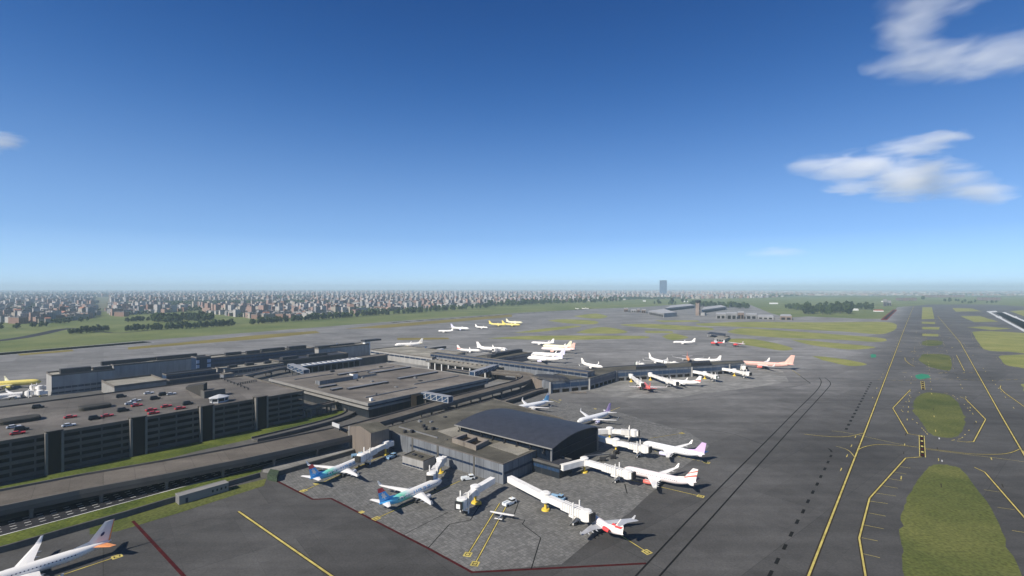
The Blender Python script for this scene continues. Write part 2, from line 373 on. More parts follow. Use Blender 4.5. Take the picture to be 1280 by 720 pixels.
# ------------------------------------------------------------------ painted markings
ym = MB(); z_e, z_y = -.035, -.025
def yline(pts, w=.8, border=.55, curve=0):
    p = [G(*q) for q in pts]
    if curve: p = smooth_line(p, curve)
    if border: ribbon(ym, p, w + 2*border, z_e, 1)
    ribbon(ym, p, w, z_y, 0)
yline([(854,1120),(1010.5,720),(1081,540),(1132,407),(1142,383)], .72, .5)
yline([(1500,955),(1280,568),(1252,520),(1200,427.5),(1172,395)], .72, .5)
yline([(1068,1000),(1082,720),(1074,672.5),(1087,622.5),(1132,572.5),(1152,571)], .62, .42)
yline([(1218,584),(1231,590),(1279,645),(1420,815)], .62, .42)
yline([(1138,487),(1116,510),(1135,542),(1150,544.5)], .62, .42)
yline([(1200,496),(1206.5,498),(1232,524),(1217,552),(1208,552.5),(1196,551)], .62, .42)
yline([(1131,447),(1131.5,450),(1137,455),(1143,458)], .62, .42); yline([(1195.5,444),(1205.6,463.6)], .62, .42)
yline([(1251,482),(1250,485),(1256,491),(1300,522)], .62, .42)
yline([(1072.5,562),(1082,558),(1100,555.5),(1135,557.5),(1155,560),(1185,564),(1220,567.5),(1257,567),(1275,561)], .45, .4, 4)
yline([(1005,542.5),(1035,545.5),(1060,545.5),(1080,541)], .45, .35, 4); yline([(1045,557.5),(1060,562.5),(1068,571)], .35, 0, 4)
yline([(1040,538.5),(1060,541),(1110,552),(1135,557)], .3, 0, 4); yline([(1155,561),(1200,567),(1250,573),(1300,580)], .3, 0, 4)
yline([(1275,561),(1281,566),(1290,580)], .4, 0, 3)
for y0, y1, x0, x1 in ((626,629.5,1086,1110),(641,645,1086,1107),(656,661,1080,1105),(672,676,1077,1097),(692,697,1079,1100),(616,620,1094,1120),(607,610,1103,1122),(598,601,1111,1128),(590,592.5,1118,1133),(583,585,1125,1138)):
    yline([(x0,y0),(x1,y1)], .25, 0)
for y0, y1, x0, x1 in ((612,615,1230,1250),(634,637,1247,1268),(663,666,1265,1285)): yline([(x0,y0),(x1,y1)], .25, 0)
for k in range(22):                         # broken cross line beyond the second island
    x = 1096 + k*9; yline([(x, 474.5 + .9*math.sin(k*.5)), (x + 5.5, 474.6 + .9*math.sin(k*.5+.3))], .5, .3)
for k in range(9): yline([(1100+k*5.5, 411+k*.2), (1102.5+k*5.5, 411.1+k*.2)], .8, .4)
for k in range(16):
    x = 1088 + random.random()*130; y = 392 + random.random()*45
    if abs(x - 1165) > 20 and not 1212 < x: yline([(x, y), (x + 4 + 5*random.random(), y + random.random()*1.2 - .4)], .9, .3)
# broken edge markings round the taxiway islands and across the far taxiways
mk = random.Random(12)
for i_, off in ((1, 9), (2, 9), (3, 8), (4, 7), (5, 7), (6, 7), (8, 10), (12, 9)):
    pl = [G(*p) for p in islands[i_]]; c = sum(pl, Vector())/len(pl); pl = [p + (p - c).normalized()*off for p in pl]
    for a, b in zip(pl, pl[1:] + pl[:1]):
        n = max(1, int((b - a).length/5))
        for k in range(n):
            if mk.random() < .45: ribbon(ym, [lerp(a, b, k/n), lerp(a, b, (k + .5)/n)], .55, z_y, mk.choice((0, 0, 1)))
for yy in (389, 393.5, 400.5, 406.5, 414, 422.5, 434.5, 439.5, 466):
    x = 1112 + mk.uniform(-10, 10)
    while x < 1225:
        w_ = mk.uniform(2, 6)
        if mk.random() < .55: yline([(x, yy + mk.uniform(-.5, .5)), (x + w_, yy + mk.uniform(-.5, .5))], mk.uniform(.5, .9), .3)
        x += w_ + mk.uniform(1.5, 5)
for v_ in (-34, -8, 8, 32, 60):
    for k in range(46):
        u_ = 330 + k*26 + mk.uniform(-4, 4); p = V*v_ + U*u_
        if mk.random() < .6: ribbon(ym, [p - U*3, p + U*3], .45, z_y, mk.choice((0, 0, 1)))
# stands
yline([(298,639),(425,727)], .8, .4)
def stand(a, b, w=.45, dashed=False):
    if dashed:
        for k in range(14):
            t = k/14; p = (a[0] + (b[0]-a[0])*t, a[1] + (b[1]-a[1])*t); q = (a[0] + (b[0]-a[0])*(t+.04), a[1] + (b[1]-a[1])*(t+.04)); yline([p, q], w, 0)
    else: yline([a, b], w, .25)
    e = G(*b); d = (G(*b) - G(*a)).normalized()
    ribbon(ym, [e - d*1.3, e + d*1.9], 3.0, z_e + .004, 0); ribbon(ym, [e - d*.7, e + d*1.3], 1.8, z_y + .004, 1); ribbon(ym, [e - d*.35, e + d*.95], 1.2, z_y + .010, 0)
stand((575,601),(471,647.6)); stand((478,570),(380,613)); stand((40,731),(145,696)); stand((624.5,629),(585,692.3)); stand((632,634),(594,704))
stand((765,594.5),(875,620)); stand((800,559.5),(883,578), dashed=True); stand((722,635),(808,689.4)); stand((812,548),(852,541.5), .3)
for p in ((452,640),(395,604.5),(744,511),(700,500)): 
    e = G(*p); ribbon(ym, [e - V*1.2, e + V*1.2], 2.2, z_y, 0)
for pts in ([(700,503.5),(688,499)], [(757,516),(775,509)], [(990,462.5),(1000,469)]): yline(pts, .45, 0)
tag(tri_build('yellow_markings', ym, [MATS['yellow_paint'], MATS['edge_paint']]), kind='structure')
xm = MB()
def xline(pts, w, mi, curve=0, z=-.045):
    p = [G(*q) for q in pts]; p = smooth_line(p, curve) if curve else p; ribbon(xm, p, w, z, mi)
xline([(344,600),(391,624),(414,623),(421,626.5),(535,685),(590,715),(640,712.5),(808,704)], 1.1, 0)
xline([(166,651),(330,828)], 1.2, 0, z=-.03)
xline([(560,976),(860,650),(969,540),(991,517.5),(1020,489),(1026.5,478),(1024,472)], .68, 1, 5); xline([(595,976),(860,680),(985,540),(1004,519),(1034,486),(1038,478.5),(1031,472)], .68, 1, 5)
xline([(991,463),(1013,479),(1010,479)], .8, 1); xline([(560,640),(505,668)], .3, 1); xline([(535,685),(562,655),(588,650),(600,631)], .4, 1); xline([(664,711),(676,672),(653,655),(656,650),(641,648),(648,628)], .4, 1)
xline([(459,631),(490,617)], .3, 1); xline([(781,605),(784,617)], .5, 1); xline([(680,516),(720,512),(760,520),(840,534),(905,540),(953,555)], .35, 1, 4); xline([(845,503),(900,495),(960,488),(1010,480)], .35, 1, 4)
for x, y in ((963,717),(971.5,701),(981,683.5),(989,667.5),(996.5,652),(1004,639),(1010,626.5),(1016,615),(1021.5,605),(1026,595.5),(1031,586),(1035,577.5),(1038.5,570)):
    e = G(x, y); d = (G(1039,566) - G(963,717)).normalized(); ribbon(xm, [e - d*2.5, e + d*2.5], 1.2, -.03, 1)
xline([(1035.5,560.5),(1038.5,562.5),(1039.5,565)], 1.1, 1)
for k in range(17):
    t = k/17; e = lerp(G(1058,536), G(1090,476), t); d = (G(1090,476) - G(1058,536)).normalized(); ribbon(xm, [e - d*2.9, e + d*2.9], 1.7, -.03, 1)
sheet(P((1144,469),(1152,467),(1161,468.5),(1163,472),(1150,474.3),(1145,472.5)), -.03, None, 2, xm); sheet(P((1088,443.4),(1091,442.5),(1095,443.2),(1095,446.6),(1089,447)), -.03, None, 2, xm)
for a, b in (((1152,544),(1153.2,571)),((1153,476.5),(1154.2,487))):
    ribbon(xm, P(a, b), 3.0, -.028, 3); ribbon(xm, P(a, b), 2.2, -.022, 1)
    for k in range(8): ribbon(xm, [lerp(G(*a), G(*b), (k+.1)/8), lerp(G(*a), G(*b), (k+.6)/8)], 1.2, -.016, 0 if k % 2 else 3)
for a in ((1174,548),(1177.5,576),(1131,471)): ribbon(xm, [G(*a) - U*2.0, G(*a) + U*2.0], .6, -.03, 4)
tag(tri_build('dark_markings', xm, [MATS['red_paint'], MATS['sealant'], MATS['green_paint'], MATS['yellow_paint'], MATS['white_paint']]), kind='structure')

# ================================================================== BUILDING MATERIALS
mat('dark_concrete', (.085,.082,.076), .85, var=.22, scale=.15, var2=.1, scale2=1.2)
mat('spandrel', (.095,.086,.075), .85, var=.25, scale=.12, var2=.1, scale2=1.0)
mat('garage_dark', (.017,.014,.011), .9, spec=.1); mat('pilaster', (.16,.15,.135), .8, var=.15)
mat('brown_concrete', (.19,.165,.14), .85, var=.2, scale=.1, var2=.1, scale2=.9)
mat('parapet', (.12,.108,.095), .85, var=.2, scale=.1); mat('girder', (.085,.074,.064), .85, var=.2, scale=.1)
panel_mat('grey_cladding', (.135,.145,.160), (.06,.063,.068), 2.6, TH, .65, 0, .30)
panel_mat('pale_cladding', (.27,.265,.255), (.20,.195,.19), 6, TH, .75, 0, .16)
panel_mat('brown_cladding', (.15,.125,.105), (.10,.085,.07), 2.4, TH, .75, 0, .15)
panel_mat('navy_glass', (.006,.017,.045), (.03,.042,.065), 3.0, TH, .35)
panel_mat('blue_glass', (.02,.045,.095), (.06,.075,.09), 4.0, TH, .35)
panel_mat('dark_glass', (.015,.02,.027), (.05,.05,.05), 3.0, TH, .35)
panel_mat('steel_roof', (.036,.039,.050), (.026,.028,.037), 3.2, TH, .6, .1, .2)
mat('white_panel', (.72,.72,.70), .6, var=.08); mat('pale_blue_panel', (.36,.42,.52), .6, var=.08); mat('frame_white', (.46,.47,.48), .6); mat('frame_roof', (.24,.25,.27), .7); mat('dark_roof', (.03,.032,.04), .7, var=.2, scale=.1)
mat('blue_grey_roof', (.055,.065,.085), .6, var=.2, scale=.1); mat('equipment', (.03,.03,.033), .7, var=.3, scale=.5); mat('grey_metal', (.22,.22,.22), .5, .3)
mat('fascia_grey', (.215,.21,.20), .75, var=.12, scale=.2)

def eb(p, q, z, depth):
    """rectangle whose front edge runs from pixel p to pixel q at height z, snapped to the site's two directions"""
    a, b = G(*p, z), G(*q, z); d = b - a
    if abs(d.dot(U)) >= abs(d.dot(V)): e = U * d.dot(U); k = -V
    else: e = V * d.dot(V); k = U
    m = (a + b)/2; a, b = m - e/2, m + e/2
    return [a, b, b + k*depth, a + k*depth]
def base(poly): c = sum(poly, Vector()) / len(poly); return (c.x, c.y, 0)
def outset(r, d): return inset(r, -d)
def rim(mb, r, z, h, t, mi=0):
    """parapet round the edge of a rectangle"""
    i = inset(r, t)
    for k in range(4):
        mb.prism([r[k], r[(k+1) % 4], i[(k+1) % 4], i[k]], z, z + h, mi)
    return mb
def windows(mb, a, b, z0, z1, n, gap=.25, out=.06, mi=0):
    """a band of n panes on the face a->b"""
    d = b - a; nn = Vector((d.y, -d.x, 0)).normalized() 
    c = (a + b)/2
    if nn.dot(Vector((0,0,0)) - c) < 0: nn = -nn
    for k in range(n):
        p, q = lerp(a, b, (k + gap/2)/n), lerp(a, b, (k + 1 - gap/2)/n)
        mb.prism([p - nn*.3, q - nn*.3, q + nn*out, p + nn*out], z0, z1, mi)
    return mb

ZP = 2.4     # level of the landside bank
# ------------------------------------------------------------------ bank, lawns and low road on the landside
bank = [G(*p, ZP) for p in ((-90,706),(9,681.5),(80,661),(160,638.5),(240,614.5),(325,591),(338,592),(442,562.5))] + [G(470,535,ZP), G(520,470,ZP), G(340,462,ZP), G(-160,520,ZP)]
bk = MB(); bk.prism([(p.x, p.y) for p in bank], -.3, ZP, 0)
bo = tri_build('bank', bk, [MATS['dark_concrete']]); tag(bo, kind='structure')
tag(tri_build('bank_lawn', sheet([G(*p, ZP) for p in ((-85,704),(9,680.5),(80,660),(160,637.5),(240,613.5),(326,590),(328,584),(240,606),(80,648),(-90,692))], ZP + .03, None), MATS['lawn']), kind='structure')
tag(tri_build('bank_concrete', sheet([G(*p, ZP) for p in ((328,590.5),(338,591.5),(441,562),(440,551),(345,576),(330,584))], ZP + .03, None), MATS['pier_concrete']), kind='structure')
tag(tri_build('garage_lawn', sheet([G(*p, ZP) for p in ((-90,650),(60,612),(250,563),(440,521),(448,507),(379,523),(60,594),(-90,630))], ZP + .03, None), MATS['lawn']), kind='structure')
lr = MB(); pl_ = [G(*p, ZP) for p in ((-90,684),(82,640),(240,598.5),(345,570.5),(436,546))]
ribbon(lr, pl_, 17, ZP + .04, 0)
L1_, R1_ = ribbon(MB(), pl_, 16.4)
ribbon(lr, R1_, .55, ZP + .06, 1)
for off in (-5.6, -2.4, .8, 4.0):
    Lk, Rk = ribbon(MB(), pl_, abs(off)*2 + .001); ln = Lk if off < 0 else Rk
    for a, b in zip(ln[:-1], ln[1:]):
        n = int((b - a).length / 4.2)
        for k in range(n): ribbon(lr, [lerp(a, b, k/n), lerp(a, b, (k + .45)/n)], .4, ZP + .06, 1)
tag(lr.build('low_road', [MATS['road_tarmac'], MATS['white_paint']]), kind='structure')
# lower grass on the airside of the bank
tag(tri_build('apron_verge', sheet([G(*p) for p in ((112,668),(147,664),(222,641.5),(330,607),(333,598),(240,621),(160,646),(112,660))], -.05, None), MATS['airfield_grass']), kind='structure')
# clipped hedge block at the end of the bank wall
hb = MB(); hb.prism([G(*p, 2.9) for p in ((334,593),(346,595.5),(349,588),(338,586))], 0, 2.9)
tag(hb.build('hedge', mat('hedge_leaf', (.035,.055,.03), .95, var=.5, scale=1.2)), 'square dark green hedge at the kink of the bank wall', 'hedge')

def viaduct(name, label, px, z, w, gt, group=None, col_every=24, pw=.5, ph=1.0, mats=('deck_concrete', 'parapet', 'girder'), sm=0, cat='road bridge', pillars=True):
    pts = [G(*p, z) for p in px]; pts = smooth_line(pts, sm) if sm else pts
    c = pts[len(pts)//2]; s = Site(name, label, cat, (c.x, c.y, 0), group)
    dk = MB(); Lp, Rp = ribbon(MB(), pts, w)
    n = len(pts); vs = [(p.x, p.y, z) for p in Lp] + [(p.x, p.y, z) for p in Rp] + [(p.x, p.y, z - gt) for p in Lp] + [(p.x, p.y, z - gt) for p in Rp]
    fs = []
    for i in range(n - 1): fs += [(i, n+i, n+i+1, i+1), (2*n+i, 2*n+i+1, 3*n+i+1, 3*n+i), (i, i+1, 2*n+i+1, 2*n+i), (n+i, 3*n+i, 3*n+i+1, n+i+1)]
    fs += [(0, 2*n, 3*n, n), (n-1, 2*n-1, 4*n-1, 3*n-1)]
    dk.add(vs, fs[:], 1)
    for k in range(0, len(fs) - 2, 4): dk.m[k] = 0
    s.part('deck', dk, [MATS[mats[0]], MATS[mats[2]]])
    for side in (Lp, Rp):
        wl = MB(); inner = [lerp(a, b, pw/w) for a, b in zip(side, Rp if side is Lp else Lp)]
        out = [a + (a - b).normalized()*.06 for a, b in zip(side, inner)]
        vs = [(p.x, p.y, z - gt*.35) for p in out] + [(p.x, p.y, z + ph) for p in out] + [(p.x, p.y, z + ph) for p in inner] + [(p.x, p.y, z - gt*.35) for p in inner]
        fs = []
        for i in range(n-1):
            for k in range(4): fs.append((k*n+i, k*n+i+1, ((k+1) % 4)*n+i+1, ((k+1) % 4)*n+i))
        fs += [(0, n, 2*n, 3*n), (n-1, 2*n-1, 3*n-1, 4*n-1)]
        wl.add(vs, fs); s.part('parapet', wl, MATS[mats[1]])
    if pillars:
        acc = 0
        for a, b, l in zip(pts[:-1], pts[1:], [(q - p).length for p, q in zip(pts[:-1], pts[1:])]):
            t = col_every - acc if acc else col_every*.5
            while t < l:
                p = lerp(a, b, t/l); d = (b - a).normalized(); x = Vector((-d.y, d.x, 0))
                for o in (-.42, .42): pm = MB(); pm.tube((p.x + x.x*w*o, p.y + x.y*w*o, -.3), (p.x + x.x*w*o, p.y + x.y*w*o, z - gt), .75, .75, 10); s.part('column', pm, MATS['parapet'])
                pm = MB(); pm.beam((p.x - x.x*w*.47, p.y - x.y*w*.47, z - gt - .6), (p.x + x.x*w*.47, p.y + x.y*w*.47, z - gt - .6), 1.4, 1.2)
                s.part('crossbeam', pm, MATS['parapet']); t += col_every
            acc = (l - (t - col_every))
    return s
viaduct('elevated_road', 'wide beige elevated road in front of the parking garage', [(-120,651),(0,624.5),(100,604.5),(200,586.5),(300,567.5),(336,560),(428,540.5)], 9.5, 25, 3.0)
viaduct('elevated_road', 'narrow beige elevated road looping round the end of the flat terminal', [(430,537.5),(500,518.5),(565,499.5),(600,490.5),(632,482),(650,477),(660,471.5),(655,467.5),(636,465.5),(610,463.5)], 8.5, 13, 2.6, sm=4, col_every=30)
viaduct('access_ramp', 'thin beige ramp on slender posts between garage and terminal', [(379,512),(405,506),(434,499.5)], 9.0, 6, 1.2, col_every=9, cat='ramp')
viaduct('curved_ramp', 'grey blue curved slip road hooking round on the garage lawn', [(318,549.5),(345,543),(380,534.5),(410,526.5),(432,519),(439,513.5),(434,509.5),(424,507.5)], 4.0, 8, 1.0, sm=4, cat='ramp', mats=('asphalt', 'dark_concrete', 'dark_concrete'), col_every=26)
viaduct('elevated_road', 'pale elevated road behind the parking garage roof', [(300,470),(322,465.5),(345,460.5),(372,456.5)], 9.0, 9, 2.0, col_every=26, mats=('deck_concrete', 'fascia_grey', 'girder'))
viaduct('low_ramp', 'short pale ramp down beside the end of the looping road', [(628,502),(645,497),(668,489),(682,486)], 3.0, 7, 1.0, cat='ramp', pillars=False)
# bluish abutment blocks on the elevated road (little sign gantry at its far end)
sg = Site('road_sign', 'white signboard at the far end of the wide elevated road', 'road sign', G(420,541,9.5))
p0, p1 = G(415.5,535.0,9.5), G(424.5,538.5,9.5); b = MB(); dd = (p1 - p0).normalized(); nn = Vector((dd.y, -dd.x, 0))*.25
b.prism([p0 - nn, p1 - nn, p1 + nn, p0 + nn], 11.0, 13.4); sg.part('board', b, MATS['frame_white'])
for p in (lerp(p0, p1, .12), lerp(p0, p1, .88)): b = MB(); b.tube((p.x, p.y, 9.45), (p.x, p.y, 11.1), .18); sg.part('post', b, MATS['grey_metal'])

# ------------------------------------------------------------------ parking garage
ZG = 22.6
ga, gb, gc = G(379,490,ZG), G(-90,571,ZG), G(303,470.5,ZG)
lu = (gb - ga).dot(U); lv = (gc - ga).dot(V)
gr = [ga, ga + U*lu, ga + U*lu + V*lv, ga + V*lv]
gs = Site('parking_garage', 'long grey multi-storey parking garage with open decks and cars on its roof', 'parking garage', base(gr))
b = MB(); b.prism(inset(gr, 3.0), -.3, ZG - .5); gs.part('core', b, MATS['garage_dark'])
NF = 6; fh = ZG / NF
for k in range(1, NF + 1):
    b = MB(); b.prism(gr, k*fh - .45, k*fh, 0, top=1 if k == NF else 0)
    gs.part('roof_deck' if k == NF else 'floor_slab', b, [MATS['dark_concrete'], MATS['parking_deck']])
    b = MB(); rim(b, outset(gr, .35), k*fh - .75, 1.9 if k < NF else 1.75, .33); gs.part('parapet', b, MATS['spandrel'])
nb = int(abs(lu) / 9)
for k in range(nb + 1):
    p = ga + U*(lu*k/nb); cb_ = MB(); cb_.box((p.x - V.x*.3, p.y - V.y*.3, ZG/2 - .3), (.7, .7, ZG - .5), -TH); gs.part('column', cb_, MATS['dark_concrete'])
for x0, x1 in ((-62,-46),(57,77),(162.5,181),(249.5,265),(318.5,332)):
    # stair towers on the front, each with two pale pilasters
    def on_front(x):
        # the point of the front face seen at column x
        t = Vector(((x - CX)/F, 1, 0)); n = V; k = ga.dot(n) / t.dot(n); return t*k
    a, c = on_front(x0), on_front(x1); e = V*2.6
    a = ga + U*((a - ga).dot(U)); c = ga + U*((c - ga).dot(U))
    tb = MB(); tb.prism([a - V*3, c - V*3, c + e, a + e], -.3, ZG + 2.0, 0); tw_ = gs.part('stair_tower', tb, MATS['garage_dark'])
    pb = MB()
    for q in (a, c):
        pb.prism([q + e*.2 - U*.55, q + e*.2 + U*.55, q + e*1.25 + U*.55, q + e*1.25 - U*.55], -.3, ZG + 1.6)
    gs.part('pilaster', pb, MATS['pilaster'], tw_)
    cp = MB(); cp.prism([a - V*3.2 - U*.4, c - V*3.2 + U*.4, c + e*1.2 + U*.4, a + e*1.2 - U*.4], ZG + 2.0, ZG + 2.4); gs.part('cap', cp, MATS['spandrel'], tw_)
# things standing on the garage roof
def on_roof(px, z=ZG): return G(*px, z)
for px, dims, lab in (((119,510.5),(16,9),'dark flat ramp hood in the middle of the garage roof'), ((24,527),(18,11),'dark flat ramp hood at the left end of the garage roof')):
    c = on_roof(px); s = Site('ramp_hood', lab, 'ramp hood', (c.x, c.y, ZG)); b = MB()
    ring = lambda k, z: [(c.x + U.x*dims[0]*k*math.copysign(abs(math.cos(t))**.5, math.cos(t)) + V.x*dims[1]*k*math.copysign(abs(math.sin(t))**.5, math.sin(t)), c.y + U.y*dims[0]*k*math.copysign(abs(math.cos(t))**.5, math.cos(t)) + V.y*dims[1]*k*math.copysign(abs(math.sin(t))**.5, math.sin(t)), z) for t in [2*math.pi*i/20 for i in range(20)]]
    b.rings([ring(.5, ZG), ring(.5, ZG + 1.9), ring(.46, ZG + 2.3)], 0, True, False); s.part('hood', b, mat('hood_roof', (.030,.028,.022), .85, var=.2))
    b = MB(); b.rings([ring(.515, ZG + 1.75), ring(.515, ZG + 2.05)], 0, False, False); s.part('kerb', b, MATS['dark_concrete'])
s = Site('stair_block', 'dark concrete stair block with a slanting wall on the garage roof', 'stair block', on_roof((246,492)))
q = [on_roof(p) for p in ((232,486.5),(254.5,497.5),(259,494),(236,483.5))]
b = MB(); b.add([(p.x, p.y, ZG) for p in q] + [(q[0].x, q[0].y, ZG+1.6), (q[1].x, q[1].y, ZG+9.5), (q[2].x, q[2].y, ZG+9.5), (q[3].x, q[3].y, ZG+1.6)], [(0,1,5,4),(1,2,6,5),(2,3,7,6),(3,0,4,7),(4,5,6,7),(3,2,1,0)]); s.part('ramp_wall', b, mat('ramp_wall_dark', (.030,.028,.024), .9, var=.2))
q = eb((256,498.5),(281,494), ZG, 7); b = MB(); b.prism(q, ZG, ZG + 5.0, 0, top=1); s.part('block', b, [MATS['dark_concrete'], MATS['parking_deck']])
c = on_roof((274,502.5)); s = Site('pavilion', 'white octagonal glazed pavilion on the garage roof', 'pavilion', (c.x, c.y, ZG))
ring = lambda r, z: [(c.x + r*1.35*math.cos(t)*U.x + r*math.sin(t)*V.x, c.y + r*1.35*math.cos(t)*U.y + r*math.sin(t)*V.y, z) for t in [2*math.pi*(i+.5)/8 for i in range(8)]]
b = MB(); b.rings([ring(4.0, ZG), ring(4.0, ZG+1.0)], 0, True, False); s.part('base_wall', b, MATS['frame_white'])
b = MB(); b.rings([ring(3.85, ZG+.9), ring(3.85, ZG+3.1)], 0, True, False); s.part('glazing', b, MATS['dark_glass'])
b = MB()
for p in ring(4.0, ZG): b = MB(); b.tube(p, (p[0], p[1], ZG+3.2), .28); s.part('post', b, MATS['frame_white'])
b = MB(); b.rings([ring(4.7, ZG+3.1), ring(4.7, ZG+3.6), ring(.6, ZG+5.2)], 0, True, False); s.part('roof', b, MATS['frame_white'])
# sunk light court with black stumps at the garage's far right corner
s = Site('roof_railing', 'row of short black posts round the light court on the garage roof', 'railing', on_roof((303,486)))
b = MB()
for a, c in (((277,474),(310,487)),((298,481),(320,477))):
    for k in range(9):
        p = lerp(on_roof(a), on_roof(c), k/8); b = MB(); b.box((p.x, p.y, ZG+.7), (.7,.7,1.4), -TH); s.part('post', b, MATS['equipment'])
    b = MB(); b.beam(on_roof(a) + Vector((0,0,1.5)), on_roof(c) + Vector((0,0,1.5)), .25, .2); s.part('rail', b, MATS['equipment'])

# ------------------------------------------------------------------ flat main terminal
ZT = 14.0
tr = rect((460,505), (610,473), (336,474), ZT)
ts = Site('terminal_hall', 'big flat-roofed square terminal hall with banded grey eaves and brown roof', 'terminal', base(tr))
b = MB(); b.prism(inset(tr, 3), -.3, 9.4); ts.part('wall', b, MATS['dark_glass'])
b = MB(); b.prism(inset(tr, .6), 9.3, 10.9); ts.part('lower_eaves', b, MATS['fascia_grey'])
b = MB(); b.prism(inset(tr, 2.2), 10.9, 12.4); ts.part('clerestory', b, MATS['navy_glass'])
b = MB(); b.prism(tr, 12.4, ZT, 0, top=1); ts.part('roof', b, [MATS['fascia_grey'], MATS['roof_gravel']])
b = MB(); rim(b, inset(tr, .05), ZT, .5, .6); ts.part('parapet', b, MATS['fascia_grey'])
for p, q, h, dp, m in (((400,481.5),(441,474.5),3.6,7,'grey_cladding'), ((441.5,474),(447,473),4.6,6,'white_panel'), ((448,473),(470,469),2.0,4,'grey_metal'), ((394,479.5),(400,480.7),2.6,5,'white_panel')):
    r = eb(p, q, ZT, dp); b = MB(); b.prism(r, ZT, ZT + h, 0, top=1); ts.part('roof_house', b, [MATS[m], MATS['roof_gravel']])
for p, q in (((438,488),(484,478.5)), ((466,468.5),(511,459.5)), ((501,475),(546,466)), ((416,489),(428,486.5)), ((402,486),(420,482)), ((425,470),(446,466))):
    r = eb(p, q, ZT, 4.0); b = MB(); b.prism(r, ZT, ZT + 1.5, 0, top=1); ts.part('skylight', b, [MATS['dark_roof'], MATS['grey_metal']])
c = G(464,501,ZT); b = MB(); b.box((c.x, c.y, ZT+1.1), (2.2,2.2,2.2), -TH); ts.part('roof_unit', b, MATS['white_panel'])
cr = random.Random(21)
for k in range(14):
    c = lerp(lerp(tr[0], tr[1], cr.uniform(.06, .94)), lerp(tr[3], tr[2], cr.uniform(.06, .94)), cr.uniform(.05, .95)); h = cr.uniform(.6, 1.6)
    b = MB(); b.box((c.x, c.y, ZT + h/2), (cr.uniform(1.2, 3.2), cr.uniform(1.0, 4.5), h), -TH); b.box((c.x, c.y, ZT + h + .1), (.7, .7, .5), -TH); ts.part('roof_unit', b, MATS[cr.choice(('grey_metal', 'equipment', 'dark_concrete'))])
for t0, t1, v in ((.08, .46, .12), (.52, .93, .20), (.10, .40, .86), (.55, .9, .80)):
    p_, q_ = lerp(lerp(tr[0], tr[1], t0), lerp(tr[3], tr[2], t0), v), lerp(lerp(tr[0], tr[1], t1), lerp(tr[3], tr[2], t1), v)
    b = MB(); b.beam(p_ + Vector((0,0,.45)), q_ + Vector((0,0,.45)), .8, .7); ts.part('roof_duct', b, MATS['grey_metal'])
# plant tower at the notch in its front eaves, glazed footbridge to the elevated road
r = eb((522,495.5),(528,493.2), 15, 7); b = MB(); b.prism(r, -.3, 15.2); ts.part('stair_tower', b, MATS['garage_dark'])
def glazed_bridge(name, label, p, q, z0, z1, w, n, group='glazed footbridges'):
    a, c = G(*p, z1), G(*q, z1); d = (c - a).normalized(); x = Vector((-d.y, d.x, 0)) * (w/2)
    s = Site(name, label, 'footbridge', ((a.x + c.x)/2, (a.y + c.y)/2, 0), group)
    b = MB(); b.prism([a - x, c - x, c + x, a + x], z0 + .5, z1 - .4); s.part('glazing', b, MATS['blue_glass'])
    x2 = x * 1.06
    b = MB(); b.prism([a - x2, c - x2, c + x2, a + x2], z1 - .4, z1); s.part('roof', b, MATS['frame_roof'])
    b = MB(); b.prism([a - x2, c - x2, c + x2, a + x2], z0, z0 + .5); s.part('floor', b, MATS['frame_roof'])
    b = MB()
    for k in range(n + 1):
        p_ = lerp(a, c, k/n)
        for sg_ in (-1, 1):
            y = p_ + x2*sg_; b.beam((y.x, y.y, z0 + .3), (y.x, y.y, z1 - .2), .45, .45) if False else b.box((y.x, y.y, (z0 + z1)/2), (.5, .5, z1 - z0 - .6), math.atan2(d.y, d.x))
    for k in range(n):
        for sg_ in (-1, 1):
            y0, y1 = lerp(a, c, k/n) + x2*sg_, lerp(a, c, (k+1)/n) + x2*sg_
            b.beam((y0.x, y0.y, z0 + .6), (y1.x, y1.y, z1 - .5), .3, .3)
    s.part('frame', b, MATS['frame_white'])
    if z0 > 4:
        for t in (.12, .88):
            b = MB(); p_ = lerp(a, c, t); b.tube((p_.x, p_.y, -.3), (p_.x, p_.y, z0), .7); s.part('column', b, MATS['dark_concrete'])
    return s
glazed_bridge('footbridge', 'white-framed glazed footbridge from the flat terminal to the looping road', (528,489.5), (563,495.5), 9.5, 14.5, 5, 5)
glazed_bridge('footbridge', 'white-framed glazed footbridge behind the left end of the beamed canopy', (363,454.5), (383,462), 9.5, 14.5, 6, 4)
glazed_bridge('footbridge', 'blue glazed footbridge at the right end of the post-lined shed', (590,464.5), (620,455.5), 9, 13.5, 6, 6)

# brown pentagon-gabled block beside the elevated road, and its neighbours
r = eb((436.5,533.5),(464,541.5), 15, 13)
s = Site('gabled_block', 'brown pentagon-gabled block at the end of the wide elevated road', 'building', base(r))
a, b0, c, d = r; pk = 2.4; mid0, mid1 = (a + b0)/2, (c + d)/2
b = MB(); b.add([(a.x,a.y,-.3),(b0.x,b0.y,-.3),(b0.x,b0.y,15),(mid0.x,mid0.y,15+pk),(a.x,a.y,15), (d.x,d.y,-.3),(c.x,c.y,-.3),(c.x,c.y,15),(mid1.x,mid1.y,15+pk),(d.x,d.y,15)], [(0,1,2,3,4),(9,8,7,6,5),(1,6,7,2),(0,4,9,5)], 0); b.add([(b0.x,b0.y,15),(mid0.x,mid0.y,15+pk),(mid1.x,mid1.y,15+pk),(c.x,c.y,15),(a.x,a.y,15),(d.x,d.y,15)], [(0,3,2,1),(1,2,5,4)], 1)
s.part('wall', b, [MATS['brown_cladding'], MATS['roof_felt']])
b = MB(); p = a - V*.35; b.prism([p - V*.5 - U*.2, p + V*.3 - U*.2, p + V*.3 + U*.6, p - V*.5 + U*.6], -.3, 15.3); s.part('corner_post', b, MATS['pale_cladding'])

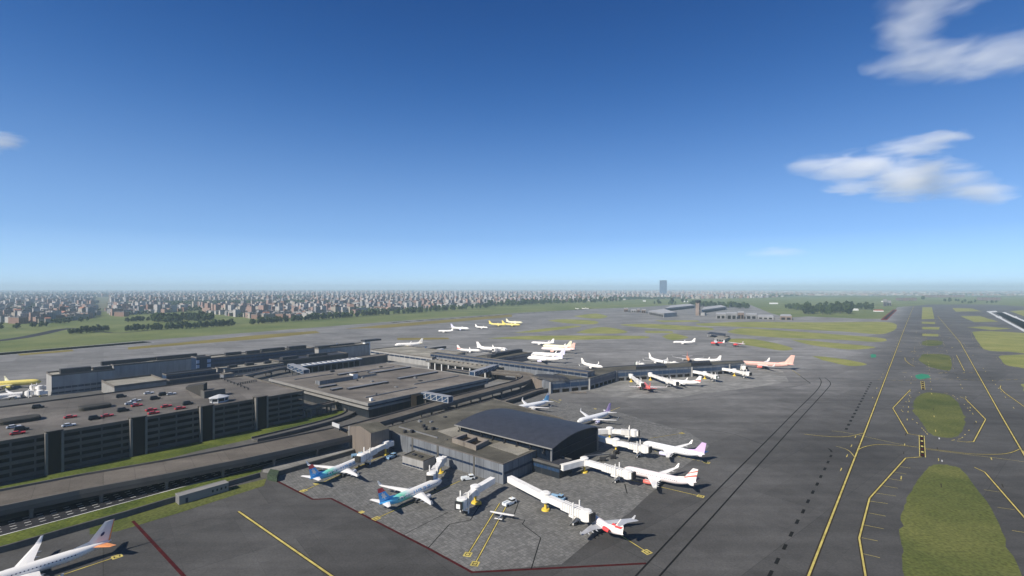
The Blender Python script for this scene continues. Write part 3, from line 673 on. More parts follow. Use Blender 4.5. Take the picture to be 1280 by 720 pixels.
# ------------------------------------------------------------------ satellite concourse with the arched hall
ZC = 10.0
cpts = [G(*p, ZC) for p in ((477,536),(629,581),(668,564.5),(738,536.5),(700,522),(617,498.5),(607,502))]
s = Site('concourse', 'low grey-clad satellite concourse with felt roof round the arched hall', 'concourse', base(cpts))
b = MB(); b.prism(cpts, -.3, ZC, 0, top=1); w_ = s.part('wall', b, [MATS['grey_cladding'], MATS['roof_felt']])
bm_ = w_.data; 
b = MB()
n = len(cpts); cen = sum(cpts, Vector())/n
for i in range(n):
    a, c = cpts[i], cpts[(i+1) % n]; d = (c - a).normalized(); x = Vector((d.y, -d.x, 0)); x = x if x.dot((a + c)/2 - cen) > 0 else -x
    b.prism([a - x*.5, c - x*.5, c + x*.08, a + x*.08], ZC, ZC + .45)
s.part('parapet', b, MATS['parapet'])
fa, fb = cpts[0], cpts[1]; b = MB(); windows(b, lerp(fa, fb, .28), lerp(fa, fb, .995), 4.6, 5.8, 26, .06, .08); s.part('window_band', b, MATS['navy_glass'])
fa2, fb2 = cpts[1], cpts[2]; b = MB(); windows(b, lerp(fa2, fb2, .03), lerp(fa2, fb2, .97), 4.6, 5.8, 8, .08, .08); s.part('window_band', b, MATS['navy_glass'])
b = MB()
for t in (.30, .52, .80): p = lerp(fa, fb, t); b.box((p.x, p.y, 5), (1.3, .5, 9.9), -TH)
s.part('downpipe', b, MATS['dark_concrete'])
# open plant box with black wells on its roof
q = [G(*p, ZC + 2.6) for p in ((565,547.5),(595,557.5),(611,549.5),(583,541.2))]
b = MB()
def quad_rim(mb, q, z0, z1, t):
    c = sum(q, Vector())/4; i = [lerp(p, c, t) for p in q]
    for k in range(4): mb.prism([q[k], q[(k+1) % 4], i[(k+1) % 4], i[k]], z0, z1)
quad_rim(b, q, ZC, ZC + 2.6, .16); m0, m1 = (q[0]+q[1])/2, (q[2]+q[3])/2; d = (q[1]-q[0]).normalized()*.8; b.prism([m0 - d, m0 + d, m1 + d, m1 - d], ZC, ZC + 2.55)
pb_ = s.part('plant_box', b, MATS['brown_concrete'])
b = MB(); b.prism([lerp(p, sum(q, Vector())/4, .1) for p in q], ZC, ZC + .8); s.part('well', b, MATS['garage_dark'], pb_)
b = MB(); b.prism([G(*p, ZC) for p in ((547,539),(572,533),(590,541),(566,546.5))], ZC - .2, ZC + .12); s.part('roof_slab', b, MATS['pale_roof'])
b = MB(); b.prism([G(*p, ZC) for p in ((611,557),(628,551.5),(664,562.5),(648,569.5))], ZC - .2, ZC + .12); s.part('roof_slab', b, MATS['pale_roof'])
for p in ((529.5,534),(532,537.5),(541,537.5),(506,541),(515,541)):
    c = G(*p, ZC); b = MB(); b.box((c.x, c.y, ZC + .9), (1.6, 2.0, 1.8), -TH); s.part('roof_vent', b, MATS['equipment'])
cr = random.Random(8)
for k in range(14):
    p = (cr.uniform(500, 600), 0); c = lerp(lerp(cpts[0], cpts[1], cr.uniform(.06, .9)), lerp(cpts[6], cpts[5], cr.uniform(.0, .8)), cr.uniform(.06, .55)); h = cr.uniform(.5, 1.3)
    b = MB(); b.box((c.x, c.y, ZC + h/2), (cr.uniform(.8, 2.4), cr.uniform(.8, 3.0), h), -TH); s.part('roof_vent', b, MATS[cr.choice(('equipment', 'grey_metal', 'dark_concrete'))])
b = MB(); b.beam(lerp(cpts[0], cpts[1], .06) + (cpts[6] - cpts[0]).normalized()*9 + Vector((0,0,.4)), lerp(cpts[0], cpts[1], .42) + (cpts[6] - cpts[0]).normalized()*9 + Vector((0,0,.4)), .7, .6); s.part('roof_duct', b, MATS['grey_metal'])
# stub building by the second gate
q = rect((529,577.5), (543.5,571), (503,569.8), 5)
q = [G(*p, 5) for p in ((529,577),(543.7,571),(518,563.5),(503,569.8))]
s = Site('plant_house', 'small square brown-roofed plant house on the apron by the concourse wall', 'plant house', base(q))
b = MB(); b.prism(q, -.3, 5, 0, top=1); s.part('wall', b, [MATS['pale_cladding'], MATS['roof_felt']])
b = MB(); quad_rim(b, q, 5, 5.5, .06); s.part('parapet', b, MATS['parapet'])
for p in ((518,569),(526,571.5)):
    c = G(*p, 5); b = MB(); b.box((c.x, c.y, 5.4), (2.6,1.6,.8), -TH); s.part('roof_vent', b, MATS['equipment'])
b = MB(); windows(b, q[3], q[0], .4, 1.3, 6, .1, .06); s.part('grille', b, MATS['navy_glass'])
# podium and arched hall
e0, e1 = G(572,530,14), G(691,561,14); far = G(740,532,14)
lv_ = (e0 - e1).dot(V); wu = (far - e1).dot(U)
near1 = e1; near0 = e1 + V*lv_; rise = 3.6
s = Site('arched_hall', 'navy glass hall with a shallow arched dark metal roof', 'arched hall', base([near0, near1, near1 + U*wu, near0 + U*wu]))
def arc(p, dz, over=0., n=14):
    out = []
    for k in range(n + 1):
        t = k/n; out.append(p + U*(-over + (wu + 2*over)*t) + Vector((0, 0, dz + rise*4*t*(1 - t))))
    return out
i0, i1 = near0 + V*3, near1 - V*2.2        # glass box under the overhanging roof
iu = 1.7
b = MB(); o0, o1 = i0 + U*iu, i1 + U*iu; wu2 = wu - 2*iu
pf = lambda p: [(q.x, q.y, 0 if False else q.z) for q in p]
ga_ = [o1 + U*(wu2*k/14) + Vector((0, 0, -.3 + 14*0)) for k in range(15)]
topz = lambda k: 13.6 + rise*4*((k/14*wu2 + iu)/wu)*(1 - (k/14*wu2 + iu)/wu)
prof = lambda o: [(o.x, o.y, -.3)] + [(o.x + U.x*wu2*k/14, o.y + U.y*wu2*k/14, topz(k)) for k in range(15)] + [(o.x + U.x*wu2, o.y + U.y*wu2, -.3)]
P0, P1 = prof(o0), prof(o1); nP = len(P0)
b.add(P0 + P1, [tuple(range(nP))[::-1], tuple(range(nP, 2*nP))] + [(i, (i+1) % nP, nP + (i+1) % nP, nP + i) for i in range(nP)])
hg = panel_mat('hall_glass', (.0025,.007,.017), (.008,.014,.026), 3.4, TH, .7, 0, .25); hg.node_tree.nodes['Principled BSDF'].inputs['Specular IOR Level'].default_value = .12
s.part('glass_wall', b, hg)
b = MB(); A0, A1 = arc(near0, 14 - 14, .6), arc(near1, 0, .6); th = Vector((0,0,.38))
vs = [*A0, *A1, *[p - th for p in A0], *[p - th for p in A1]]; n = 15
fs = []
for i in range(n - 1): fs += [(i, n+i, n+i+1, i+1), (2*n+i, 2*n+i+1, 3*n+i+1, 3*n+i), (i, i+1, 2*n+i+1, 2*n+i), (n+i, 3*n+i, 3*n+i+1, n+i+1)]
fs += [(0, 2*n, 3*n, n), (n-1, 2*n-1, 4*n-1, 3*n-1)]
b.add(vs, fs); s.part('roof', b, MATS['steel_roof'])
b = MB(); b.beam(near0 - U*.65 + Vector((0,0,-.1)), near1 - U*.65 + Vector((0,0,-.1)), .35, .6); s.part('gutter', b, MATS['fascia_grey'])
b = MB()
for k in range(8):
    p = lerp(near0, near1, (k + .3)/8) ; q_ = p + U*iu
    b.beam((q_.x - U.x*.3, q_.y - U.y*.3, 10.6), (p.x, p.y, 13.5), .45, .45); b.box((q_.x - U.x*1.6, q_.y - U.y*1.6, 10.5), (.8,.8,1.0), -TH)
s.part('strut', b, MATS['equipment'])
b = MB(); 
for k in (0, 14): b.box((o1.x + U.x*wu2*k/14 + V.x*.2, o1.y + U.y*wu2*k/14 + V.y*.2, 6.8), (.9,.9,13.4), -TH)
s.part('corner_post', b, MATS['grey_metal'])
b = MB()
for zz in (6.2, 10.4): b.beam(o1 + V*.12 + Vector((0,0,zz-14)), o1 + U*wu2 + V*.12 + Vector((0,0,zz-14)), .25, .3)
s.part('transom', b, MATS['dark_roof'])
pq = eb((661,572.5),(699,583), 6.5, 12); pl2 = eb((661,572.5),(699,583), 6.5, abs(wu) + 9)
s = Site('podium', 'dark two-storey podium under the gable end of the arched hall', 'podium', base(pq))
b = MB(); b.prism(pq, -.3, 6.5, 0, top=1); s.part('wall', b, [MATS['dark_glass'], MATS['dark_roof']])
b = MB(); rim(b, outset(pq, .3), 5.9, 1.3, .3); s.part('balustrade', b, MATS['dark_concrete'])
b = MB(); windows(b, pq[0], pq[1], 3.2, 4.8, 8, .08, .1); windows(b, pq[1], pq[2], 3.2, 4.8, 3, .08, .1); s.part('window_band', b, MATS['blue_glass'])
b = MB(); p = lerp(pl2[1], pl2[2], .40) + V*.5; q_ = lerp(pl2[1], pl2[2], .80) + V*3
b.beam((p.x, p.y, 5.5), (q_.x, q_.y, 1.0), 1.2, .5); b.beam((p.x, p.y, 6.6), (q_.x, q_.y, 2.1), .15, .15); s.part('stair', b, MATS['grey_metal'])
for k, t in enumerate((.62, .74, .88)):
    p = lerp(pl2[1], pl2[2], t) + V*(4.5 + (k % 2)*2.5)
    s = Site('ground_unit', ('dark ground power unit nearest the podium wall corner', 'dark ground unit between podium stair and gate', 'dark ground unit farthest along the podium side')[k], 'ground unit', (p.x, p.y, 0))
    b = MB(); b.box((p.x, p.y, 1.3), (3.4, 1.8, 1.8), R(20*k)); s.part('body', b, MATS['equipment'])
    b = MB()
    for dx in (-1.2, 1.2): b.tube((p.x + dx, p.y - .9, .4), (p.x + dx, p.y + .9, .4), .4, .4, 10)
    s.part('wheels', b, MATS['black_paint'])

# ------------------------------------------------------------------ the old terminal range behind the garage
def block(name, label, cat, p, q, z, depth, wall, roof, group=None, par=.7, wins=(), z0=-.3, nw=12, win_m='navy_glass', equip=()):
    r = eb(p, q, z, depth); s = Site(name, label, cat, base(r), group)
    b = MB(); b.prism(r, z0, z, 0, top=1); s.part('wall', b, [MATS[wall], MATS[roof]])
    if par: b = MB(); rim(b, outset(r, .12), z - .4, par + .4, .4); s.part('parapet', b, MATS['parapet'])
    for a, c in wins:
        b = MB(); windows(b, r[0], r[1], a, c, nw, .08, .1); s.part('window_band', b, MATS[win_m])
    for (u, v, du, dv, h) in equip:
        c = r[0] + (r[1] - r[0])*u + (r[3] - r[0])*v; b = MB(); b.box((c.x, c.y, z + h/2), (dv, du, h), -TH); s.part('roof_unit', b, MATS['equipment'])
    return s, r
block('old_terminal', 'grey windowless block at the left end of the old terminal range', 'terminal', (65,470.6),(142.5,462), 20, 26, 'pale_cladding','pale_roof', par=1.2, wins=((7.6,9.6),(3.4,5.0)), nw=10, equip=((.40,.4,22,7,4.5),(.83,.3,14,5,3.5)))
block('old_terminal', 'long plain grey block with black rooftop strips left of the blue tower', 'terminal', (143,458),(242,447.5), 19, 24, 'pale_cladding','pale_roof', par=1.2, equip=((.13,.6,34,5,4),(.45,.7,30,5,3.5),(.82,.6,40,5,4)))
block('low_annex', 'low pale-roofed annex in front of the long plain grey block', 'annex', (143,484.5),(208,476.5), 12, 45, 'fascia_grey','pale_roof', par=1.6)
block('glazed_annex', 'navy glazed annex in front of the blue banded tower', 'annex', (210,470),(268,461.5), 14.5, 12, 'blue_glass','dark_roof', par=.9, wins=((10.8,13.2),), nw=10)
block('glazed_annex', 'navy ribbed annex lower and right of the other navy annex', 'annex', (214,476.5),(280,466.5), 10.5, 14, 'navy_glass','dark_roof', par=.7)
s, r = block('blue_tower', 'blue tower with pale striped ends in the old terminal range', 'tower', (245,447.5),(264,446), 25, 15, 'navy_glass','dark_roof', par=1.0)
for e0_, e1_ in ((0, .2), (.74, 1.0)):
    for k in range(3):
        b = MB(); windows(b, lerp(r[0], r[1], e0_), lerp(r[0], r[1], e1_), 9 + k*5, 12.6 + k*5, 1, 0, .35); s.part('stripe_panel', b, MATS['pale_blue_panel'])
block('long_blue_terminal', 'long blue glass terminal range right of the blue tower', 'terminal', (266,450),(386,434.5), 17, 24, 'blue_glass','pale_roof', par=1.1, wins=((12.5,14.6),(7.6,9.8)), nw=22, win_m='navy_glass', equip=((.25,.6,18,5,3.5),(.42,.5,16,5,3.5),(.62,.6,30,6,4),(.85,.4,24,7,4.5)))
block('pale_annex', 'pale flat-roofed annex with dark rooftop units before the blue range', 'annex', (284,463.5),(352,453.5), 9.5, 28, 'fascia_grey','pale_roof', par=.8, wins=((4.6,7.6),), nw=14, equip=((.2,.5,9,5,3),(.5,.6,9,5,3),(.8,.5,8,4,3)))
block('grey_hut', 'small grey cubic plant hut with white end by the pale annex', 'plant hut', (280,468.5),(292,466.8), 13, 10, 'grey_cladding','pale_roof', par=.5)
block('dark_annex', 'dark low shed at the right end of the blue range', 'annex', (352,452.5),(432,441.5), 11, 26, 'dark_glass','dark_roof', par=.9, equip=((.2,.5,20,8,3.2),(.6,.5,26,6,3)))
block('grey_hall', 'tall plain grey hall beside the white pylon', 'terminal', (404,437.5),(456,429.5), 16.5, 22, 'pale_cladding','pale_roof', par=1.3, equip=((.15,.5,18,8,3),(.55,.7,40,4,2.5)))
s, r = block('white_pylon', 'slim white pylon with dark cap at the end of the grey hall', 'pylon', (457.2,427.2),(462,426.4), 20, 6, 'white_panel','dark_roof', par=0)
b = MB(); q = outset(r, 2.2); q[1] = q[1] + U*16; q[2] = q[2] + U*16; b.prism(q, 20, 22.3); s.part('cap', b, MATS['dark_roof'])
block('beige_annex', 'beige flat annex between the white pylon and the post-lined shed', 'annex', (470,436.5),(533,448.5), 11, 60, 'pale_cladding','pale_roof', par=.9, wins=((6.5,8.5),), nw=12)
# long canopy with white roof beams
r = eb((385,459.5),(446,447.5), 13.5, 16); s = Site('beamed_canopy', 'long dark canopy with white roof beams behind the flat terminal', 'canopy', base(r))
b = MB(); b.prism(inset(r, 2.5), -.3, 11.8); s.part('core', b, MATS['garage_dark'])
b = MB(); b.prism(r, 11.6, 13.0, 0, top=1); s.part('roof', b, [MATS['dark_concrete'], MATS['dark_roof']])
b = MB()
for v in (.08, .92): b.beam(lerp(r[0], r[3], v) + Vector((0,0,0)), lerp(r[1], r[2], v), 1.6, 1.0)
for k in range(13): b.beam(lerp(lerp(r[0], r[1], k/12), lerp(r[3], r[2], k/12), .1), lerp(lerp(r[0], r[1], k/12), lerp(r[3], r[2], k/12), .9), 1.3, .9)
s.part('beam', b, MATS['frame_white'])
b = MB()
for k in range(10): p = lerp(r[0], r[1], (k + .5)/10); b = MB(); b.box((p.x, p.y, 5.6), (.9,.9,11.8), -TH); s.part('post', b, MATS['pilaster'])
block('link_wing', 'low beige link wing running right from the beamed canopy', 'annex', (446,449.5),(482,443.5), 10, 16, 'dark_concrete','roof_gravel', par=.6)
# shed with white posts, along the far side of the flat terminal
r = eb((536,450.5),(608,463), 10, 30); s = Site('open_shed', 'post-lined open shed with beige roof behind the flat terminal', 'shed', base(r))
b = MB(); b.prism(inset(r, 4), -.3, 8.6); s.part('core', b, MATS['garage_dark'])
b = MB(); b.prism(r, 8.6, 10, 0, top=1); s.part('roof', b, [MATS['dark_concrete'], MATS['pale_roof']])
b = MB()
for k in range(9): p = lerp(r[0], r[1], (k + .4)/9) + (r[3] - r[0]).normalized()*.8; b = MB(); b.box((p.x, p.y, 4.2), (1.1,1.1,8.8), -TH); s.part('post', b, MATS['white_panel'])
b = MB()
for k in range(14): p = lerp(lerp(r[0], r[1], (k + .5)/14), lerp(r[3], r[2], (k + .5)/14), .5); b = MB(); b.box((p.x, p.y, 10.5), (2.2,3.2,1.0), -TH); s.part('roof_vent', b, MATS['brown_concrete'])
block('dark_annex', 'dark boxy annex in front of the right half of the post-lined shed', 'annex', (561,461.5),(590,467.5), 9, 8, 'dark_glass','dark_roof', par=.6)

# ------------------------------------------------------------------ far pier with the blue window band
ZB = 10.5
s, r = block('pier_arm', 'long dark-roofed arm leading from the old terminal to the curved pier', 'pier', (545,441),(728,468), 15, 14, 'grey_cladding','blue_grey_roof', par=.7, wins=((11.6,14.0),), nw=30)
pp = [(674,472.5),(688,478),(737,473.5),(770,464.2),(865,459),(912,455.6),(931,454),(928,450.8),(870,453),(800,456.3),(760,459),(728,462.5),(700,467)]
pb = [G(*p, ZB) for p in pp]; cen = sum(pb, Vector())/len(pb)
s = Site('curved_pier', 'bending pier with a dark blue window band and brown roof', 'pier', base(pb))
b = MB(); b.prism(pb, -.3, ZB, 0, top=1); tri = s.part('wall', b, [MATS['grey_cladding'], MATS['roof_felt']])
for i in range(1, 6):
    a, c = pb[i], pb[i+1]; k = max(2, int((c - a).length/9))
    b = MB(); windows(b, lerp(a, c, .02), lerp(a, c, .98), 4.8, 8.6, k, .05, .12); s.part('window_band', b, MATS['blue_glass'])
    b = MB(); windows(b, lerp(a, c, .02), lerp(a, c, .98), .2, 3.2, k, .3, .1); s.part('undercroft', b, MATS['garage_dark'])
b = MB()
for i in range(1, 7):
    p = pb[i] + (pb[i] - cen).normalized()*.0 - Vector((0,.4,0)); b.box((p.x, p.y, ZB/2), (1.4,1.4,ZB + .6), -TH)
s.part('corner_post', b, MATS['pale_cladding'])
b = MB()
for i in range(len(pb)):
    a, c = pb[i], pb[(i+1) % len(pb)]; d = (c - a).normalized(); x = Vector((d.y, -d.x, 0)); x = x if x.dot((a+c)/2 - cen) > 0 else -x
    b.prism([a - x*.5, c - x*.5, c + x*.1, a + x*.1], ZB, ZB + .6)
s.part('parapet', b, MATS['blue_grey_roof'])
for q, h in (([(795,462),(832,459.8),(831,457.6),(796,459.6)], 3.0), ([(864,458.3),(888,456.6),(887,454.6),(866,456)], 4.2)):
    q = [G(*p, ZB) for p in q]; b = MB(); b.prism(q, ZB - .1, ZB + h); s.part('roof_house', b, MATS['equipment'])
c = G(689,473,ZB); b = MB()
ring = lambda r, z: [(c.x + 1.9*r*math.cos(t)*V.x + r*math.sin(t)*U.x, c.y + 1.9*r*math.cos(t)*V.y + r*math.sin(t)*U.y, z) for t in [2*math.pi*k/16 for k in range(16)]]
b.rings([ring(11, ZB), ring(9.5, ZB + 2.2), ring(4, ZB + 3.2)], 0, True, False); s.part('roof_cover', b, MATS['equipment'])
block('brown_house', 'small brown block where the looping road meets the curved pier', 'building', (664,470.5),(678,472.8), 11.5, 16, 'brown_cladding','roof_felt', par=.6)
s, r = block('short_pier', 'short brown-roofed pier crowded by jets beyond the long arm', 'pier', (614,449.8),(664,441), 9.5, 34, 'grey_cladding','roof_felt', par=.6, wins=((5,7.5),), nw=14, equip=((.45,.5,26,7,4.2),(.80,.55,30,8,4.2),(.2,.4,10,7,3.6)))
tag(s.o, 'short brown-roofed pier crowded by jets beyond the long arm')
s, r = block('loading_platform', 'thin dark loading shelter beside the white and yellow jet', 'shelter', (516,438.3),(556,432.5), 3.6, 5, 'equipment','dark_roof', par=0)

# ------------------------------------------------------------------ far side of the airfield
def poly_building(name, label, cat, roof_px, z, wall, roof, group=None, extra=None):
    q = [G(*p, z) for p in roof_px]; s = Site(name, label, cat, base(q), group)
    b = MB(); b.prism(q, -.3, z, 0, top=1); s.part('wall', b, [MATS[wall], MATS[roof]])
    d = (q[1] - q[0]); n = max(2, int(d.length/14))
    b = MB(); windows(b, lerp(q[0], q[1], .04), lerp(q[0], q[1], .96), .5, z*.62, n, .35, .4); s.part('door_bay', b, MATS['garage_dark'])
    return s, q
mat('far_grey', (.25,.25,.25), .8, var=.2, scale=.05); mat('far_roof', (.33,.33,.33), .8, var=.2, scale=.05); mat('far_brown', (.20,.155,.13), .8, var=.2, scale=.05)
poly_building('maintenance_hangar', 'dark-fronted square maintenance hangar at the left of the far hangars', 'hangar', [(811,388.4),(830,391.6),(846,390.4),(830,386.0)], 14, 'far_grey','far_roof')
poly_building('maintenance_hangar', 'long pale-roofed hangar behind the square hangar, left of the brown tower', 'hangar', [(832,385.2),(869,381.4),(862,379.6),(838,382.0)], 14, 'far_grey','far_roof')
poly_building('maintenance_hangar', 'long pale-roofed hangar right of the brown control tower', 'hangar', [(877,387.2),(908,383.2),(901,381.2),(880,383.8)], 14, 'far_grey','far_roof')
for k, (x0, x1, yb, h, w) in enumerate(((895,907,398.2,15,'far_grey'),(908,921,398.8,18,'far_grey'),(922,930,398.6,20,'far_brown'),(932,946,398.6,14,'far_grey'))):
    Yb = H*F/(yb - CY); z = h
    yt = CY + (H - z)*F/Yb
    poly_building('cargo_shed', ('low pale cargo shed nearest the brown control tower','second pale cargo shed right of the brown control tower','brown narrow cargo shed between two pale ones','rightmost pale cargo shed in the row by the tower')[k], 'cargo shed', [(x0,yt),(x1,yt),(x1,yt-2),(x0,yt-2)], z, w, 'far_roof')
poly_building('open_canopy', 'wide low canopy with a black open front right of the cargo sheds', 'canopy', [(947,395.6),(967,396.2),(966,393.6),(948,393.2)], 8, 'far_grey','far_roof')
poly_building('old_hangar', 'brown old hangar with black base left of the dark wood', 'hangar', [(975,395.0),(990,395.2),(988,392.6),(976,392.6)], 12, 'far_brown','far_roof')
for k, (x, yb, w, h) in enumerate(((782.5,389.8,5,14),(798,390.4,3.5,12),(804.5,391.0,5,12),(792,390.0,6,8))):
    c = G(x, yb); z = h; yt = CY + (H - z)*F/c.y
    poly_building('apron_hut', ('dark small hut farthest left of the far hangars','dark slim hut just left of the square hangar','dark wider hut touching the square hangar','pale low hut between the small dark huts')[k], 'hut', [(x-w/2,yt),(x+w/2,yt),(x+w/2,yt-1),(x-w/2,yt-1)], z, 'far_brown' if k < 3 else 'far_roof', 'far_roof')
poly_building('grey_office', 'grey blocky office by the far end of the red strip', 'office block', [(1104,374.6),(1108.5,374.6),(1108.5,373.8),(1104,373.8)], 36, 'far_grey','far_grey')
poly_building('grey_office', 'lower grey wing beside the blocky office at the red strip', 'office block', [(1108.7,376.4),(1114,376.4),(1114,375.6),(1108.7,375.6)], 26, 'far_grey','far_grey')
c = G(872.5,394.2); s = Site('control_tower', 'brown control tower with dark cab among the far hangars', 'control tower', (c.x, c.y, 0))
b = MB(); b.box((c.x, c.y, 23), (13,13,46.6), -TH); s.part('shaft', b, MATS['far_brown'])
b = MB(); b.rings([[(c.x + r*math.cos(t), c.y + r*math.sin(t), z) for t in [2*math.pi*k/8 for k in range(8)]] for r, z in ((7,44),(9.5,48),(10.5,54))], 0, True, False); s.part('cab', b, MATS['dark_glass'])
b = MB(); b.rings([[(c.x + r*math.cos(t), c.y + r*math.sin(t), z) for t in [2*math.pi*k/8 for k in range(8)]] for r, z in ((11.2,54),(10.5,55.5),(4,56.5))], 0, True, False); b.tube((c.x,c.y,56),(c.x,c.y,63),.4,.15,6); s.part('cab_roof', b, MATS['equipment'])
b = MB(); b.box((c.x + 16, c.y + 4, 5), (26, 18, 10.6), -TH); s.part('base_building', b, MATS['far_grey'])
# dark canopy and pale pad in the middle of the field
q = [G(*p, 7) for p in ((884,416.6),(905,419.3),(907,417.0),(888,414.8))]; s = Site('field_canopy', 'black-roofed open canopy standing alone in mid airfield', 'canopy', base(q))
b = MB(); b.prism(q, 6, 7); s.part('roof', b, MATS['dark_roof'])
b = MB()
for i in q: p = lerp(i, sum(q, Vector())/4, .06); b = MB(); b.tube((p.x, p.y, -.3), (p.x, p.y, 6), .8); s.part('post', b, MATS['far_grey'])
q = [G(*p, 5) for p in ((893,422.6),(906,424.4),(912,421.4),(899,419.4))]; s = Site('field_store', 'pale-roofed low store in front of the black-roofed canopy', 'store', base(q))
b = MB(); b.prism(q, -.3, 5, 0, top=1); s.part('wall', b, [MATS['far_grey'], MATS['pale_roof']]); b = MB(); windows(b, lerp(q[0], q[1], .2), lerp(q[0], q[1], .9), .5, 3.6, 3, .3, .2); s.part('door_bay', b, MATS['garage_dark'])
q = [G(*p, 3) for p in ((903,421.6),(912,421.7),(912,420.6),(904,420.5))]; tag(MB().prism(q, -.3, 4).build('black_screen', MATS['black_paint']), 'thin black screen beside the pale low store', 'screen')
# small red and white bits past the wood
for k, (x, y, m, l) in enumerate(((1098,389.5,'white_panel','white low building with red roof by the red strip'),(1069,388,'white_panel','white gabled marquee at the right end of the wood'),(856,377.5,'white_panel','white flat building behind the far hangars'),(805.5,376.8,'white_panel','small white house in the grass before the far trees'),(967,380,'white_panel','white long building in the grass left of the wood'),(1105,377.5,'white_panel','low white shed behind the grey office'))):
    c = G(x, y); w = c.y*[9,5,7,3,9,5][k]/F; r_ = 9
    s = Site('white_building', l, 'building', (c.x, c.y, 0)); b = MB(); b.box((c.x, c.y, 2.5), (w, 18, 5.4)); s.part('wall', b, MATS[m])
    b = MB(); b.add([(c.x-w/2-1,c.y-10,5.2),(c.x+w/2+1,c.y-10,5.2),(c.x+w/2+1,c.y,8),(c.x-w/2-1,c.y,8),(c.x-w/2-1,c.y+10,5.2),(c.x+w/2+1,c.y+10,5.2)], [(0,1,2,3),(3,2,5,4),(0,3,4),(1,5,2)]); s.part('roof', b, mat('red_tile', (.42,.07,.04), .8) if k == 0 else MATS['white_panel'])

# ------------------------------------------------------------------ the blue high-rise and the town
def facade_mat(name, c, win, bw=4.5, rh=3.4):
    m = bpy.data.materials.new(name); m.use_nodes = True; N, L = nt(m); bs = N['Principled BSDF']; bs.inputs['Roughness'].default_value = .8
    tc = N.new('ShaderNodeTexCoord'); sp = N.new('ShaderNodeSeparateXYZ'); cb = N.new('ShaderNodeCombineXYZ'); ad = N.new('ShaderNodeMath')
    L.new(tc.outputs['Object'], sp.inputs[0]); L.new(sp.outputs[0], ad.inputs[0]); L.new(sp.outputs[1], ad.inputs[1]); L.new(ad.outputs[0], cb.inputs[0]); L.new(sp.outputs[2], cb.inputs[1])
    br = N.new('ShaderNodeTexBrick'); br.offset = 0; br.inputs['Scale'].default_value = 1; br.inputs['Brick Width'].default_value = bw; br.inputs['Row Height'].default_value = rh
    br.inputs['Mortar Size'].default_value = .85; br.inputs['Mortar Smooth'].default_value = .1
    br.inputs['Color1'].default_value = (*win, 1); br.inputs['Color2'].default_value = (*[x*1.5 for x in win], 1); br.inputs['Mortar'].default_value = (*c, 1)
    L.new(cb.outputs[0], br.inputs[0]); L.new(br.outputs[0], bs.inputs['Base Color']); MATS[name] = m; return m
for n_, c_, w_ in (('wall_white', (.40,.38,.36), (.16,.16,.17)), ('wall_pink', (.31,.20,.165), (.12,.10,.10)), ('wall_brick', (.20,.115,.085), (.08,.06,.055)), ('wall_grey', (.24,.24,.25), (.10,.10,.11)), ('wall_cream', (.34,.31,.26), (.15,.13,.12))): facade_mat(n_, c_, w_)
facade_mat('wall_housing', (.17,.125,.115), (.10,.08,.08))
mat('roof_dark_town', (.13,.12,.12), .9); mat('roof_pale_town', (.24,.23,.22), .9); mat('roof_tile_town', (.28,.13,.09), .9)
c = G(829,368.0); s = Site('high_rise', 'lone blue-grey high-rise tower on the skyline above the town', 'high-rise', (c.x, c.y, 0))
hw = c.y*7.6/F
facade_mat('high_rise_wall', (.08,.13,.22), (.03,.055,.11), 9, 7)
top = H + (CY - 350.8)/F*c.y
b = MB(); b.box((c.x, c.y, top/2), (hw, hw*.7, top)); s.part('wall', b, MATS['high_rise_wall'])
b = MB(); b.box((c.x, c.y, top + 1.5), (hw*1.02, hw*.72, 3.4)); s.part('roof', b, MATS['dark_roof'])

def leaf_mat(name, c1, c2):
    m = bpy.data.materials.new(name); m.use_nodes = True; N, L = nt(m); b = N['Principled BSDF']; b.inputs['Roughness'].default_value = .8; b.inputs['Specular IOR Level'].default_value = .2
    tc = N.new('ShaderNodeTexCoord'); oi = N.new('ShaderNodeObjectInfo'); n = N.new('ShaderNodeTexNoise'); n.inputs['Scale'].default_value = .45; n.inputs['Detail'].default_value = 3; L.new(tc.outputs['Object'], n.inputs[0])
    ad = N.new('ShaderNodeMath'); ad.operation = 'MULTIPLY_ADD'; ad.inputs[1].default_value = .35; L.new(oi.outputs['Random'], ad.inputs[0]); L.new(n.outputs[0], ad.inputs[2])
    r = N.new('ShaderNodeValToRGB'); r.color_ramp.elements[0].position = .45; r.color_ramp.elements[1].position = .95; r.color_ramp.elements[0].color = (*c1, 1); r.color_ramp.elements[1].color = (*c2, 1)
    L.new(ad.outputs[0], r.inputs[0]); L.new(r.outputs[0], b.inputs['Base Color']); MATS[name] = m; return m
WALLS = ['wall_white','wall_pink','wall_brick','wall_grey','wall_cream']; ROOFS = ['roof_dark_town','roof_pale_town','roof_tile_town']
rng = np.random.default_rng(11)
edge_px = [(-60,405),(0,403),(60,404),(112,398),(118,396),(240,389),(270,393),(330,400),(400,396),(480,389),(600,382),(700,377.5),(800,374.5),(950,372.5),(1010,369.5),(1120,369.5),(1340,369.5)]
def edge_y(x): return float(np.interp(x, [e[0] for e in edge_px], [e[1] for e in edge_px]))
def visible_ok(x, y, px, py):
    if py > edge_y(px): return False
    if 118 < px < 139 and py > 371: return False        # the green corridor through the town
    if px > 960 and rng.random() < min(.66, (px - 960)/330): return False
    return True
cand = []; parks = []
ang0 = TH*.6
yv = 1400.0
